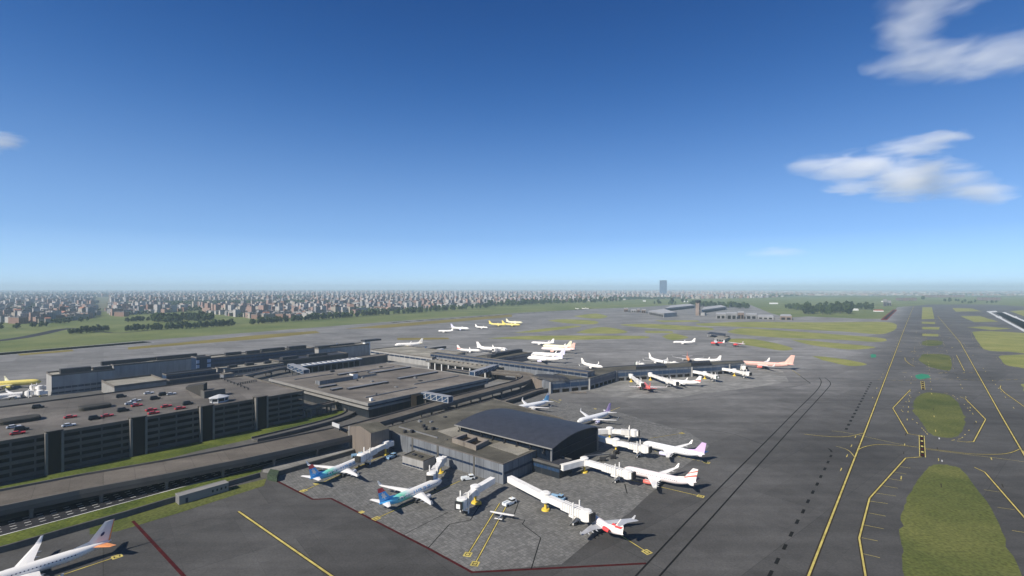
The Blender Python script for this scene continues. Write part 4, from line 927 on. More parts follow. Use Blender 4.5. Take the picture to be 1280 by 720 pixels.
while yv < 16000:
    stp = max(27, yv*.0086)
    xs = np.arange(-1.12*yv, 1.06*yv, stp*1.15)
    for x in xs:
        X = x + rng.uniform(-.35, .35)*stp; Y = yv + rng.uniform(-.4, .4)*stp
        px = CX + X/Y*F; py = CY + H*F/Y
        if not visible_ok(X, Y, px, py): continue
        # parks and gaps
        g = math.sin(X*.0021 + 1.3*math.sin(Y*.0013)) + math.sin(Y*.0029 + X*.0007)
        if g > 1.0 or rng.random() < .10: 
            if Y < 9000: parks.append((X, Y))
            continue
        if Y < 6500 and rng.random() < .30: parks.append((X + stp*.4, Y - stp*.3))
        if math.sin(X*.011*math.cos(TH) + Y*.011*math.sin(TH) + 2*math.sin(Y*.002)) > .93: continue      # streets
        kind = rng.random()
        if kind < .48: l, w, h = rng.uniform(12, 24), rng.uniform(11, 16), rng.uniform(9, 17)
        elif kind < .80: l, w, h = rng.uniform(28, 60), rng.uniform(12, 16), rng.uniform(11, 19)
        else: l, w, h = rng.uniform(16, 24), rng.uniform(15, 22), rng.uniform(20, 36)
        if px > 960: h *= .7
        sc_ = .9 + max(0, yv - 4000)/9500
        cand.append((Y, X, l*sc_, w*sc_, h, rng.choice([-TH, -TH + math.pi/2, -TH + .35]) + rng.normal(0, .06), int(rng.choice(5, p=[.30,.22,.14,.22,.12])), int(rng.choice(3, p=[.54,.37,.09]))))
    yv += stp*.95
# a few large known blocks
for px, py, l, w, h, wk in ((22,404.2,62,18,17,2),(45,403.5,44,18,17,1),(90,398.5,70,16,17,3),(108,397.6,50,15,17,1),(152,395.3,60,16,15,2),(57,398,40,14,18,4)):
    c = G(px, py); cand.append((c.y, c.x, l, w, h, -TH + .25, wk, 0))
cand.sort(key=lambda t: t[0])
inview = [c for c in cand if -20 < CX + c[1]/c[0]*F < 1300]
NEARN = 290
near = inview[:NEARN]; nearset = set(id(c) for c in near); rest = [c for c in cand if id(c) not in nearset]
HM = {}
def mk_mesh(name, b, m):
    o = b.build(name, m); me = o.data; bpy.data.objects.remove(o); return me
def house_meshes(wk, rk, cls):
    key = (wk, rk, cls)
    if key not in HM:
        l, w, h = ((20,13,13),(44,14,15),(19,19,25))[cls]
        b = MB(); b.box((0,0,h/2 - .5), (l,w,h+1)); wm = mk_mesh('wall', b, MATS[WALLS[wk]])
        b = MB()
        if rk == 2: b.add([(-l/2-.6,-w/2-.6,h),(l/2+.6,-w/2-.6,h),(l/2+.6,0,h+3.6),(-l/2-.6,0,h+3.6),(-l/2-.6,w/2+.6,h),(l/2+.6,w/2+.6,h)], [(0,1,2,3),(3,2,5,4),(0,3,4),(1,5,2)])
        else: b.box((0,0,h+.45), (l+.5,w+.5,.9)); b.box((l*.2,0,h+1.9), (l*.18,w*.4,2.4)); b.box((-l*.25,w*.1,h+1.4), (l*.12,w*.3,1.4))
        HM[key] = (wm, mk_mesh('roof', b, MATS[ROOFS[rk]]), (l, w, h))
    return HM[key]
wn = ['white','pink','red brick','grey','cream']; rn = ['dark flat-roofed','pale flat-roofed','tile-roofed']; cn = ['small town house','long town block','tall square town block']
for (Y, X, l, w, h, a, wk, rk) in near:
    cls = 2 if h > 19.5 else (1 if l > 27 else 0)
    wm, rm, dim = house_meshes(wk, rk, cls)
    nm = ('town_house','town_block','town_tower')[cls]
    t = thing(nm, '%s %s %s at the edge of the town' % (wn[wk], rn[rk], cn[cls]), 'building', (X, Y, -.2), a, 'town buildings nearest the airfield')
    sx = (l/dim[0], w/dim[1], h/dim[2]); t.scale = sx
    link('wall', wm, t); link('roof', rm, t)
# the rest of the town runs together: one mass
vs, fs, mi = [], [], []
quads = ((0,1,5,4),(1,2,6,5),(2,3,7,6),(3,0,4,7)); 
for (Y, X, l, w, h, a, wk, rk) in rest:
    ca, sa = math.cos(a), math.sin(a); o_ = len(vs)
    for z in (-.5, h):
        for sx, sy in ((-1,-1),(1,-1),(1,1),(-1,1)): vs.append((X + sx*l/2*ca - sy*w/2*sa, Y + sx*l/2*sa + sy*w/2*ca, z))
    for q in quads: fs.append(tuple(i + o_ for i in q)); mi.append(wk)
    fs.append((o_+4,o_+5,o_+6,o_+7)); mi.append(5 + rk)
pv_, pf_ = [], []
for (X, Y) in parks:
    for k in range(2):
        cx, cy = X + rng.uniform(-12, 12), Y + rng.uniform(-12, 12); hh = rng.uniform(7, 13)*(1 + Y/14000); w = hh*.42
        for q in range(7):
            p = Vector((cx + rng.uniform(-w, w), cy + rng.uniform(-w, w), hh*rng.uniform(.25, .95))); n_ = Vector(rng.normal(size=3)).normalized(); a = n_.orthogonal().normalized()*hh*.26; c = n_.cross(a.normalized())*hh*.24
            o_ = len(pv_); pv_ += [tuple(p - a - c*.7), tuple(p + a*.8 - c), tuple(p + a + c*.9), tuple(p - a*.9 + c)]; pf_.append((o_, o_+1, o_+2, o_+3))
leaf_mat('leaf_town', (.022,.042,.016), (.055,.080,.028))
me = bpy.data.meshes.new('town_trees'); me.from_pydata(pv_, [], pf_); me.materials.append(MATS['leaf_town']); me.update(); tag(link('town_trees', me), kind='stuff')
me = bpy.data.meshes.new('town'); me.from_pydata(vs, [], fs)
for n_ in WALLS + ROOFS: me.materials.append(MATS[n_])
me.polygons.foreach_set('material_index', mi); me.update()
tag(link('town', me), kind='stuff')
# long pink housing rows in the fields on the right
for k, (x0, x1, yb, h) in enumerate(((1122,1146,375.8,22),(1157,1206,371.8,26),(1224,1251,375.6,24))):
    a_, c_ = G(x0, yb), G(x1, yb); s = Site('housing_row', ('long pink housing row left of the three across the fields','long faint pink housing row in the middle, farthest out in the fields','long pink housing row rightmost across the fields')[k], 'building', ((a_.x+c_.x)/2, a_.y, 0))
    b = MB(); n = 6
    for i in range(n): p = lerp(a_, c_, (i+.5)/n); b.box((p.x, p.y + (i % 2)*20, h/2 - .3), ((c_.x - a_.x)/n*.96, 40, h*(.8 + .2*((i*7) % 3)/2)))
    s.part('wall', b, MATS['wall_housing'])
    b = MB()
    for i in range(n): p = lerp(a_, c_, (i+.5)/n); hh = h/2 - .3 + h*(.8 + .2*((i*7) % 3)/2)/2; b.box((p.x, p.y + (i % 2)*20, hh + 1), ((c_.x - a_.x)/n*.97, 41, 2))
    s.part('roof', b, MATS['roof_dark_town'])
# roads in the grass on the left
rd = MB(); ribbon(rd, smooth_line([G(*p) for p in ((-30,428),(0,425.5),(30,421.5),(55,416.5),(75,412),(92,410))], 3), 26, -.10); tag(rd.build('perimeter_road', MATS['road_tarmac']), kind='structure')
rd = MB(); ribbon(rd, smooth_line([G(*p) for p in ((92,410),(140,416),(180,413.5),(240,408),(320,403),(420,397.5),(520,391),(620,385.5))], 3), 9, -.11); tag(rd.build('field_track', MATS['road_tarmac']), kind='structure')

# ================================================================== AIRCRAFT
mat('air_white', (.82,.795,.75), .32, var=.05, scale=.4); mat('air_grey', (.40,.41,.43), .4, var=.08); mat('air_metal', (.30,.31,.33), .35, .6)
mat('tyre', (.02,.02,.02), .8); mat('cockpit_glass', (.012,.014,.018), .12); mat('intake', (.02,.02,.022), .5)
mat('air_red', (.85,.075,.075), .4, var=.1); mat('air_salmon', (.76,.46,.38), .4, var=.08); mat('air_yellow', (.72,.60,.16), .4, var=.08); mat('air_paleyellow', (.78,.74,.50), .4, var=.05)
mat('air_orange', (.75,.30,.11), .4, var=.08); mat('air_blue', (.09,.46,.90), .38, var=.1); mat('air_sky', (.16,.42,.66), .38, var=.1); mat('air_lilac', (.60,.42,.68), .38, var=.1); mat('air_navy', (.02,.03,.10), .4)
mat('air_lavender', (.62,.60,.78), .4); mat('air_pinkwhite', (.76,.68,.67), .35, var=.05); mat('fleck', (.22,.40,.62), .4); mat('air_coral', (.68,.16,.13), .4, var=.1)
ramp_mat('livery_wave', [(0,(.06,.50,.58)), (.10,(.07,.55,.52)), (.16,(.08,.40,.82)), (.27,(.10,.50,.86)), (.36,(.20,.70,.76)), (.44,(.20,.66,.42)), (.52,(.5,.7,.66)), (.58,(.80,.78,.74)), (1,(.82,.795,.75))])
ramp_mat('livery_skytail', [(0,(.10,.36,.60)), (.16,(.22,.50,.70)), (.26,(.74,.76,.78)), (1,(.78,.78,.77))])
ramp_mat('livery_redtail', [(0,(.52,.05,.045)), (.14,(.60,.10,.09)), (.19,(.74,.66,.64)), (1,(.77,.72,.71))])
ramp_mat('livery_lilac', [(0,(.55,.50,.74)), (.13,(.62,.58,.76)), (.2,(.77,.77,.78)), (1,(.78,.78,.77))])
ramp_mat('livery_whiteorange', [(0,(.72,.40,.22)), (.03,(.80,.72,.62)), (.06,(.82,.79,.74)), (1,(.82,.795,.75))])

def airliner_parts(L, D, S, liv, big=False):
    """mesh data of one airliner: list of (part name, mesh, parent index)"""
    W = liv.get; out = []
    zc = D*.5 + (1.7 if not big else 2.6); r = D/2
    # fuselage
    b = MB(); n = 20; rings = []
    prof = [(0,.02,-.10),(.008,.22,-.10),(.02,.42,-.08),(.04,.64,-.05),(.07,.85,-.02),(.11,.97,0),(.15,1,0),(.40,1,0),(.66,1,0),(.74,.96,.03),(.81,.84,.12),(.88,.64,.26),(.94,.40,.42),(.98,.22,.52),(1.0,.08,.56)]
    for t, k, dz in prof:
        x = L/2 - L*t; rings.append([(x, r*k*math.cos(a), zc + r*dz + r*k*math.sin(a)) for a in [2*math.pi*i/n for i in range(n)]])
    b.rings(rings, 0, True, True); out.append(('fuselage', mk_mesh('fuselage', b, MATS[W('body','air_white')]), None))
    # belly fairing goes with the fuselage's wing root
    b = MB(); b.rings([[(L*(.16 - .26*t), r*.92*k*math.cos(a), zc - r*.72 + r*.5*k*math.sin(a)) for a in [2*math.pi*i/12 for i in range(12)]] for t, k in ((0,.2),(.15,.8),(.4,1),(.75,.95),(1,.3))]); out.append(('belly_fairing', mk_mesh('belly_fairing', b, MATS[W('belly', W('wing','air_white'))]), None))
    # cockpit glazing
    b = MB()
    for s in (-1, 1):
        pts = []
        for x_, a0, a1 in ((.028, 28, 50), (.047, 14, 40)):
            k = np.interp(x_, [p[0] for p in prof], [p[1] for p in prof]); dz = np.interp(x_, [p[0] for p in prof], [p[2] for p in prof])
            for a in (a0, a1):
                q = R(a if True else 0); pts.append((L/2 - L*x_, s*r*k*1.02*math.cos(q), zc + r*dz + r*k*1.02*math.sin(q)))
        b.add(pts, [(0,1,3,2)])
        k = np.interp(.026, [p[0] for p in prof], [p[1] for p in prof]); dz = -.07
        b.add([(L/2 - L*.0245, 0, zc + r*dz + r*k*.98), (L/2 - L*.034, 0, zc - r*.04 + r*.62), (L/2 - L*.038, s*r*.36, zc - r*.05 + r*.52), (L/2 - L*.0275, s*r*.30, zc + r*dz + r*k*.80)], [(0,1,2,3)])
    out.append(('cockpit_window', mk_mesh('cockpit_window', b, MATS['cockpit_glass']), 0))
    # one row of cabin windows per side, doors
    for s in (-1, 1):
        b = MB(); nw = int(L*.70/1.05)
        for i in range(nw):
            x = L/2 - L*.12 - i*(L*.66/nw); z = zc + r*.22
            for_y = s*math.sqrt(max(0, 1 - .22**2))*r*1.004
            e_ = .02; pt = lambda xx, dz: (xx, for_y*(1 if dz < 0 else .995), z + dz); x2 = x - .36; nx = x - L*.66/nw
            b.add([pt(x,.2), pt(x2,.2), pt(x2,e_), pt(x2,-e_), pt(x2,-.2), pt(x,-.2), pt(x,-e_), pt(x,e_), pt(nx,e_), pt(nx,-e_)], [(0,1,2,3,4,5,6,7), (2,8,9,3)])
        b_ = bmesh.new(); me_ = bpy.data.meshes.new('t'); me_.from_pydata(b.v, [], b.f); b_.from_mesh(me_); bmesh.ops.remove_doubles(b_, verts=b_.verts, dist=.01)
        b = MB(); b_.verts.index_update(); b.add([v.co[:] for v in b_.verts], [tuple(v.index for v in f.verts) for f in b_.faces]); b_.free(); bpy.data.meshes.remove(me_)
        out.append(('cabin_windows', mk_mesh('cabin_windows', b, MATS['air_navy']), 0))
    # wings
    eng = W('engine','air_white')
    for s in (-1, 1):
        b = MB(); secs = []
        xr = L*.5 - L*(.36 if not W('ttail') else .49); cr = L*.19; ct = L*.043; hs = S/2
        def sec(t):
            y = s*(r*.55 + (hs - r*.55)*t); sweep = .5*hs; x = xr - sweep*t*1.02
            c = cr + (L*.105 - cr)*min(1, t/.36) if t < .36 else L*.105 + (ct - L*.105)*(t - .36)/.64
            z = zc - r*.55 + abs(y)*.088; th = c*.115
            return [(x,y,z),(x - c*.25,y,z+th*.55),(x - c*.6,y,z+th*.42),(x - c,y,z),(x - c*.6,y,z-th*.25),(x - c*.25,y,z-th*.42)]
        b.rings([sec(t) for t in (0,.18,.36,.7,1)], 0, True, False)
        out.append(('wing', mk_mesh('wing', b, MATS[W('wing','air_white')]), None)); wi = len(out) - 1
        # flap track fairings and winglet
        tip = sec(1); tx, ty, tz = tip[0]; b = MB()
        h = hs*.13
        def wl(k, ch, dy, dx): return [(tx - dx, ty + s*dy, tz + k), (tx - dx - ch*.5, ty + s*(dy + .08), tz + k), (tx - dx - ch, ty + s*dy, tz + k), (tx - dx - ch*.5, ty + s*(dy - .08), tz + k)]
        b.rings([wl(0, ct, .0, 0), wl(h*.25, ct*.85, h*.16, ct*.25), wl(h, ct*.42, h*.34, ct*.95)], 0, True, False)
        out.append(('winglet', mk_mesh('winglet', b, MATS[W('winglet', W('wing','air_white'))]), wi))
        b = MB()
        for t in (.28, .48, .68):
            q = sec(t); x1 = q[3][0]; b.rings([[(x1 + dx, q[3][1] + .28*k*math.cos(a), q[3][2] - .32 + .3*k*math.sin(a)) for a in [2*math.pi*i/8 for i in range(8)]] for dx, k in ((2.4,.1),(1.2,1),(-.2,.9),(-1.2,.1))])
        out.append(('flap_fairing', mk_mesh('flap_fairing', b, MATS['air_grey']), wi))
        # engine
        for te in ((.30,) if not big else (.30, .56) if W('four') else (.30,)):
            q = sec(te); ex = q[0][0] + L*.035; ey = q[0][1]; er = D*.27; ez = q[0][2] - er*1.15
            if W('ttail'): ex, ey, ez = -L*.27, s*(r + er*.95), zc + r*.35
            b = MB(); ring = lambda x, k: [(ex + x, ey + er*k*math.cos(a), ez + er*k*math.sin(a)) for a in [2*math.pi*i/16 for i in range(16)]]
            el = er*4.2; b.rings([ring(el*.30,.70), ring(el*.32,.86), ring(el*.26,.96), ring(0,1.0), ring(-el*.35,.9), ring(-el*.58,.66)], 0, False)
            out.append(('engine', mk_mesh('engine', b, MATS[eng]), None))
            ei = len(out) - 1
            b = MB(); b.rings([ring(el*.30,.70), ring(el*.18,.80), ring(el*.17,.25), ring(el*.24,.02)], 0, False); b.rings([ring(-el*.50,.66), ring(-el*.52,.45), ring(-el*.80,.10)], 0, True)
            out.append(('fan', mk_mesh('fan', b, MATS['intake']), ei))
            b = MB()
            if W('ttail'): b.box((ex - el*.1, s*(r*.9 + er*.2), ez), (el*.45, er*1.2, .3))
            else: b.prism([(ex + el*.15, ey - .18), (ex - el*.75, ey - .18), (ex - el*.75, ey + .18), (ex + el*.15, ey + .18)], ez + er*.6, q[0][2] + .15)
            out.append(('pylon', mk_mesh('pylon', b, MATS['air_grey']), ei))
    # tail
    xf = -L/2 + L*.175; fh = L*.165; fc = L*.165
    def fsec(t):
        x = xf - fh*.80*t; c = fc*(1 - .60*t); z = zc + r*.70 + fh*t + (r*.1)*(0); th = c*.085
        return [(x,0,z),(x - c*.35,th/2,z),(x - c,0,z),(x - c*.35,-th/2,z)]
    b = MB(); b.rings([[(xf + fc*.55,0,zc + r*.85),(xf + fc*.1,.05,zc + r*.8),(xf - fc*.2,0,zc+r*.7),(xf + fc*.1,-.05,zc + r*.8)] if False else fsec(-.12), fsec(.0), fsec(.55), fsec(1)], 0, True, False)
    b.add([(xf + fc*.62, 0, zc + r*.93), (xf - fh*.80*.22, .10, zc + r*.7 + fh*.22), (xf - fc*.3, .14, zc + r*.7), (xf - fh*.80*.22, -.10, zc + r*.7 + fh*.22), (xf - fc*.3, -.14, zc + r*.7)], [(0,1,2),(0,4,3)], 0)
    out.append(('fin', mk_mesh('fin', b, MATS[W('fin','air_white')]), None)); fi = len(out) - 1
    def fin_patch(poly, m, nm='fin_emblem'):
        """poly in (chord fraction, height fraction) on both faces of the fin"""
        b = MB()
        for s in (-1, 1):
            pts = []
            for u, t in poly:
                q = fsec(t); c = fc*(1 - .60*t); th = c*.085; x = q[0][0] - c*u
                pts.append((x, s*(th/2 + .03), q[0][2]))
            b.add(pts, [tuple(range(len(pts)))])
        out.append((nm, mk_mesh(nm, b, MATS[m]), fi))
    for poly, m, *nm in W('patches', ()): fin_patch(poly, m, *nm)
    for s in (-1, 1):
        b = MB(); hs2 = S*.18
        def ssec(t):
            x = -L/2 + L*.135 - hs2*.62*t; c = L*.105*(1 - .58*t); y = s*(r*.25 + (hs2 - r*.25)*t); z = zc + r*.42 + hs2*.09*t; th = c*.09
            if W('ttail'): x -= fh*.62; y = s*hs2*t; z = zc + r*.70 + fh*1.0
            return [(x,y,z),(x - c*.35,y,z+th/2),(x - c,y,z),(x - c*.35,y,z-th/2)]
        b.rings([ssec(0), ssec(1)], 0, True, False); out.append(('tailplane', mk_mesh('tailplane', b, MATS[W('stab' if s < 0 else 'stab2', W('stab', W('wing','air_white')))]), None))
    # landing gear
    for x, ys in ((L*.5 - L*.125, (0,)), (-L*.03, (-D*.95, D*.95))):
        for y in ys:
            wr = .55 if x < 0 else .42
            b = MB(); b.tube((x, y, wr), (x, y, zc - r*.45), .16 if x < 0 else .12, n=8); out.append(('landing_gear', mk_mesh('landing_gear', b, MATS['air_metal']), None)); gi = len(out) - 1
            b = MB()
            for dy in (-.35, .35):
                for dx in ((-.7, .7) if big and x < 0 else (0,)): b.tube((x + dx, y + dy - .16, wr), (x + dx, y + dy + .16, wr), wr, n=12)
            out.append(('wheels', mk_mesh('wheels', b, MATS['tyre']), gi))
    # livery strokes along the cabin
    for key_ in ('letters', 'letters2'):
        if not W(key_): continue
        m_, x0, x1, h0, h1 = W(key_)
        for s in (-1, 1):
            b = MB(); x = x0; rr = random.Random(5)
            while x > x1:
                w_ = .55
                pat = rr.randrange(4)
                def q(xa, xb, za, zb):
                    f = lambda z: s*(math.sqrt(max(.02, r*r - (z - zc)**2)) + .035)
                    b.add([(xa, f(za), za), (xb, f(za), za), (xb, f(zb), zb), (xa, f(zb), zb)], [(0,1,2,3)])
                za, zb = zc + r*h0, zc + r*h1; zm = (za + zb)/2
                for u, v in ((za, zm), (zm, zb)): q(x, x - w_, u, v)
                if pat in (0, 2): q(x - w_, x - 1.7, zb - .35, zb)
                if pat in (1, 2): q(x - w_, x - 1.7, za, za + .35)
                if pat in (0, 1, 3):
                    for u, v in ((za, zm), (zm, zb)): q(x - 1.5, x - 1.5 - w_, u, v)
                x -= 2.75
            out.append(('livery_strokes', mk_mesh('livery_strokes', b, MATS[m_]), 0))
    return out
ACACHE = {}
def airliner(label, pos, heading, L, liv, span=None, D=None, big=False, group=None, nm='airliner'):
    span = span or L*.92; D = D or (4.0 if not big else 5.6)
    key = (round(L, 1), liv['name'], round(span, 1), D)
    if key not in ACACHE: ACACHE[key] = airliner_parts(L, D, span, liv, big)
    t = thing(nm, label, 'airliner', (pos[0], pos[1], 0), R(heading), group)
    objs = []
    for n_, me, p in ACACHE[key]:
        if p is None: par = t
        else:
            par = objs[p]
            if par.parent is not t: par = par.parent if False else par
        objs.append(link(n_, me, par))
    return t
def flower(cx, cy, r1, r2, n=6): return [(cx + (r1 if i % 2 else r2)*math.cos(2*math.pi*i/(2*n)), cy + (r1 if i % 2 else r2)*1.0*math.sin(2*math.pi*i/(2*n))) for i in range(2*n)]
LIV = {
 'wave': dict(body='livery_wave', fin='air_blue', belly='air_white', patches=((( (.0,.72),(1.0,.72),(1.0,1.02),(.0,1.02) ),'air_red','fin_tip'), (flower(.5,.42,.30,.16),'air_white'),), letters=('fleck', 9.5, -1.0, .0, .66), letters2=('air_white', -1.6, -9.5, .05, .62)),
 'white': dict(), 'skytail': dict(body='livery_skytail', fin='air_sky', patches=((((.02,.72),(.98,.72),(.98,1.0),(.02,1.0)),'air_pinkwhite','fin_tip'),)),
 'lilac': dict(body='livery_lilac', fin='air_lilac', engine='air_lavender'),
 'redstripe': dict(body='air_pinkwhite', fin='air_white', engine='air_coral', stab='air_coral', stab2='air_white', patches=((((.0,.12),(1,.42),(1,.56),(0,.24)),'air_coral','fin_stripe'), (((.0,.50),(1,.80),(1,.90),(0,.60)),'air_coral','fin_stripe'))),
 'redtail': dict(ttail=True, body='livery_redtail', fin='air_white', wing='air_grey', engine='air_red', patches=((((.05,.15),(.75,.28),(.95,.52),(.5,.40),(.05,.34)),'air_red','fin_stripe'), (((.05,.55),(.7,.58),(.95,.82),(.4,.78)),'air_red','fin_stripe'))),
 'orange': dict(body='livery_whiteorange', stab='air_white', stab2='air_orange', engine='air_orange', wing='air_white', winglet='air_white', patches=((flower(.50,.42,.10,.09,7),'air_navy'), (((.93,.0),(1.0,.0),(1.0,1.0),(.90,1.0)),'air_orange','rudder_edge'))),
 'salmon': dict(body='air_salmon', fin='air_salmon', engine='air_coral', wing='air_white', winglet='air_white', stab='air_salmon'),
 'redcoral': dict(body='air_coral', fin='air_coral', wing='air_pinkwhite', engine='air_coral', stab='air_coral'),
 'whitered': dict(body='air_white', fin='air_white', engine='air_white', patches=((((.0,.0),(1,.0),(1,.35),(0,.2)),'air_coral','fin_stripe'),)),
 'orangetail': dict(body='air_orange', fin='air_coral', wing='air_white', stab='air_pinkwhite'),
 'yellow': dict(body='air_yellow', fin='air_yellow', wing='air_paleyellow', engine='air_yellow'),
 'paleyellow': dict(body='air_paleyellow', fin='air_paleyellow'), 'salmontail': dict(body='air_pinkwhite', fin='air_salmon', stab='air_salmon', engine='air_salmon'),
 'lavender': dict(body='air_white', fin='air_lavender', engine='air_lavender'), 'gold': dict(body='air_white', fin='air_white', engine='air_yellow', stab='air_yellow'),
}
for k in LIV: LIV[k]['name'] = k
def seg(nose=None, tail=None, L=37.5, heading=None, z=4.0):
    """position and heading of a jet from the pixels of its nose and tail cone"""
    if heading is None:
        a, c = G(*nose, z), G(*tail, z); d = (a - c); heading = math.degrees(math.atan2(d.y, d.x))
    h = Vector((math.cos(R(heading)), math.sin(R(heading)), 0))
    if tail is not None: return G(*tail, z + 1) + h*L/2, heading
    return G(*nose, z) - h*L/2, heading
def at(px, heading, z=4.0): return G(*px, z), heading
def jet(label, ph, L, liv, **k): return airliner(label, ph[0], ph[1], L, LIV[liv], **k)
g = 'airliners parked about the airport'
line = lambda a, b: math.degrees(math.atan2((G(*a) - G(*b)).y, (G(*a) - G(*b)).x))
jet('white jet with orange tailplanes and a dark badge on its fin, by the bank wall', seg(tail=(139,674.5), heading=line((40,731),(145,696)), L=44.5), 44.5, 'orange', span=37.6, group=g)
jet('blue-tailed jet with a red fin tip, docked beside the brown gabled block', seg(tail=(387.5,598), heading=line((478,570),(380,613)), L=38.5), 38.5, 'wave', span=35.5, group=g)
jet('blue-tailed jet with a red fin tip, docked at the gate nearer the viewer', seg(tail=(474,629.5), heading=line((575,601),(471,647.6)), L=38.5), 38.5, 'wave', span=35.5, group=g)
jet('white jet with coral engines and coral fin stripes below the arched hall gable', seg(tail=(870.5,602.5), heading=line((765,594.5),(875,620)), L=38), 38, 'redstripe', span=34, group=g)
jet('white jet with a lilac fin at the bridge just below the empty bridge', seg(tail=(881,567.5), heading=line((800,559.5),(883,578)), L=38), 38, 'lilac', span=34, group=g)
jet('small white T-tailed jet with red tail engines and swooshed fin, nearest in the middle', seg(tail=(779,666), heading=line((722,635),(808,689.4)), L=33), 33, 'redtail', span=27, D=3.2, group=g)
jet('white jet with a sky-blue tail half behind the arched hall', seg(tail=(686,500.5), heading=218, L=38), 38, 'skytail', span=34.5, group=g)
jet('white jet with a lilac fin just beyond the arched roof', seg(tail=(763,514), heading=221, L=38), 38, 'lilac', span=34.5, group=g)
jet('big salmon-pink jet at the tip of the curved pier', seg(tail=(992,457.3), heading=158, L=64), 64, 'salmon', span=56, big=True, group=g)
jet('coral-red-tailed jet seen from behind beside the curved pier', at((808.5,482.5), 86), 33, 'redcoral', span=35, group=g)
jet('white jet with red fin foot docked along the curved pier', seg(tail=(876,477.5), heading=157, L=36), 36, 'whitered', span=30, group=g)
jet('white jet with nose toward the far side of the curved pier', at((822,450.5), -72), 40, 'white', span=36, group=g)
jet('orange-bodied jet with coral fin behind the curved pier', at((860,447.5), -106), 36, 'orangetail', span=40, group=g)
jet('white jet half hidden by the black roof house on the curved pier', at((884,450), 165), 34, 'white', group=g)
jet('white jet standing alone on open concrete left of the black field canopy', at((855,427.6), 172), 38, 'white', span=34, group=g)
jet('white jet with upright fin behind the bend of the curved pier', at((740,456.5), -52), 36, 'white', span=34, group=g)
jet('lavender-finned white jet nearest in the crowd at the short pier', at((681,449.5), 158), 50, 'lavender', span=42, big=True, group=g)
jet('white jet second from the viewer in the crowd at the short pier', at((685,444.5), 156), 50, 'lavender', span=40, big=True, group=g)
jet('white jet with salmon tail in the crowd at the short pier', at((697,437.6), 152), 56, 'salmontail', span=46, big=True, group=g)
jet('pale yellow jet at the back of the crowd at the short pier', at((696,434.2), 152), 50, 'paleyellow', span=42, big=True, group=g)
jet('white jet with upright fin taxiing beyond the short pier', at((678,428.5), 156), 42, 'white', span=38, group=g)
jet('white jet nose-right, left of the pair before the short pier', at((586,437.5), -14), 38, 'whitered', span=34, group=g)
jet('larger white jet nose-right, right of the pair before the short pier', at((615,437), -16), 50, 'white', span=44, big=True, group=g)
jet('white jet with only its fin above the shed with white posts', at((543.5,438), 52), 40, 'white', span=10, group=g)
jet('white jet with yellow engines by the thin dark loading shelter', at((511,431.5), 198), 46, 'gold', span=42, big=True, group=g)
jet('white jet front left of the pair on the remote apron', at((557,413.6), 172), 34, 'white', span=28, group=g)
jet('white jet nose-right, rear of the pair on the remote apron', at((575,411), -22), 48, 'lavender', span=42, big=True, group=g)
jet('white jet alone between the white pair and the yellow jets', at((602,409), -28), 36, 'white', span=32, group=g)
jet('yellow jet leftmost of the three yellow jets on the remote apron', at((622,406.2), -16), 47, 'yellow', span=42, big=True, group=g)
jet('yellow jet middle and nearest of the three on the remote apron', at((639,406.4), -18), 50, 'yellow', span=44, big=True, group=g)
jet('pale yellow jet rearmost of the three on the remote apron', at((643,403.6), -20), 48, 'paleyellow', span=42, big=True, group=g)
jet('big yellow jet cut off by the left edge, behind the garage', seg(nose=(52,477), heading=28, L=56, z=5), 56, 'yellow', span=52, big=True, group=g)
jet('white jet cut off by the left edge, between yellow jet and garage roof', seg(nose=(57,489), heading=40, L=44), 44, 'white', span=40, group=g)
for k, (px, l) in enumerate((((150,461.5),'white jet hidden but for its fin tip above the recessed grey block'), ((203,456),'white jet hidden but for its fin tip above the long plain grey block'), ((338,442.5),'white jet hidden but for its fin tip behind the long blue range'), ((408,436),'white jet hidden but for its fin tip behind the grey hall'))):
    jet(l, at(px, UA + 180), 37.5, 'white', span=12, group=g)
for k, (px, hd, l) in enumerate((((721.5,385.6),-20,'tiny far white jet leftmost of three near the grass edge'), ((729.5,385.3),-20,'tiny far white jet in the middle of three near the grass edge'), ((734,385.2),-20,'tiny far white jet rightmost of three near the grass edge'))):
    jet(l, at(px, hd), 17, 'white', span=16, D=2.4, group=g)

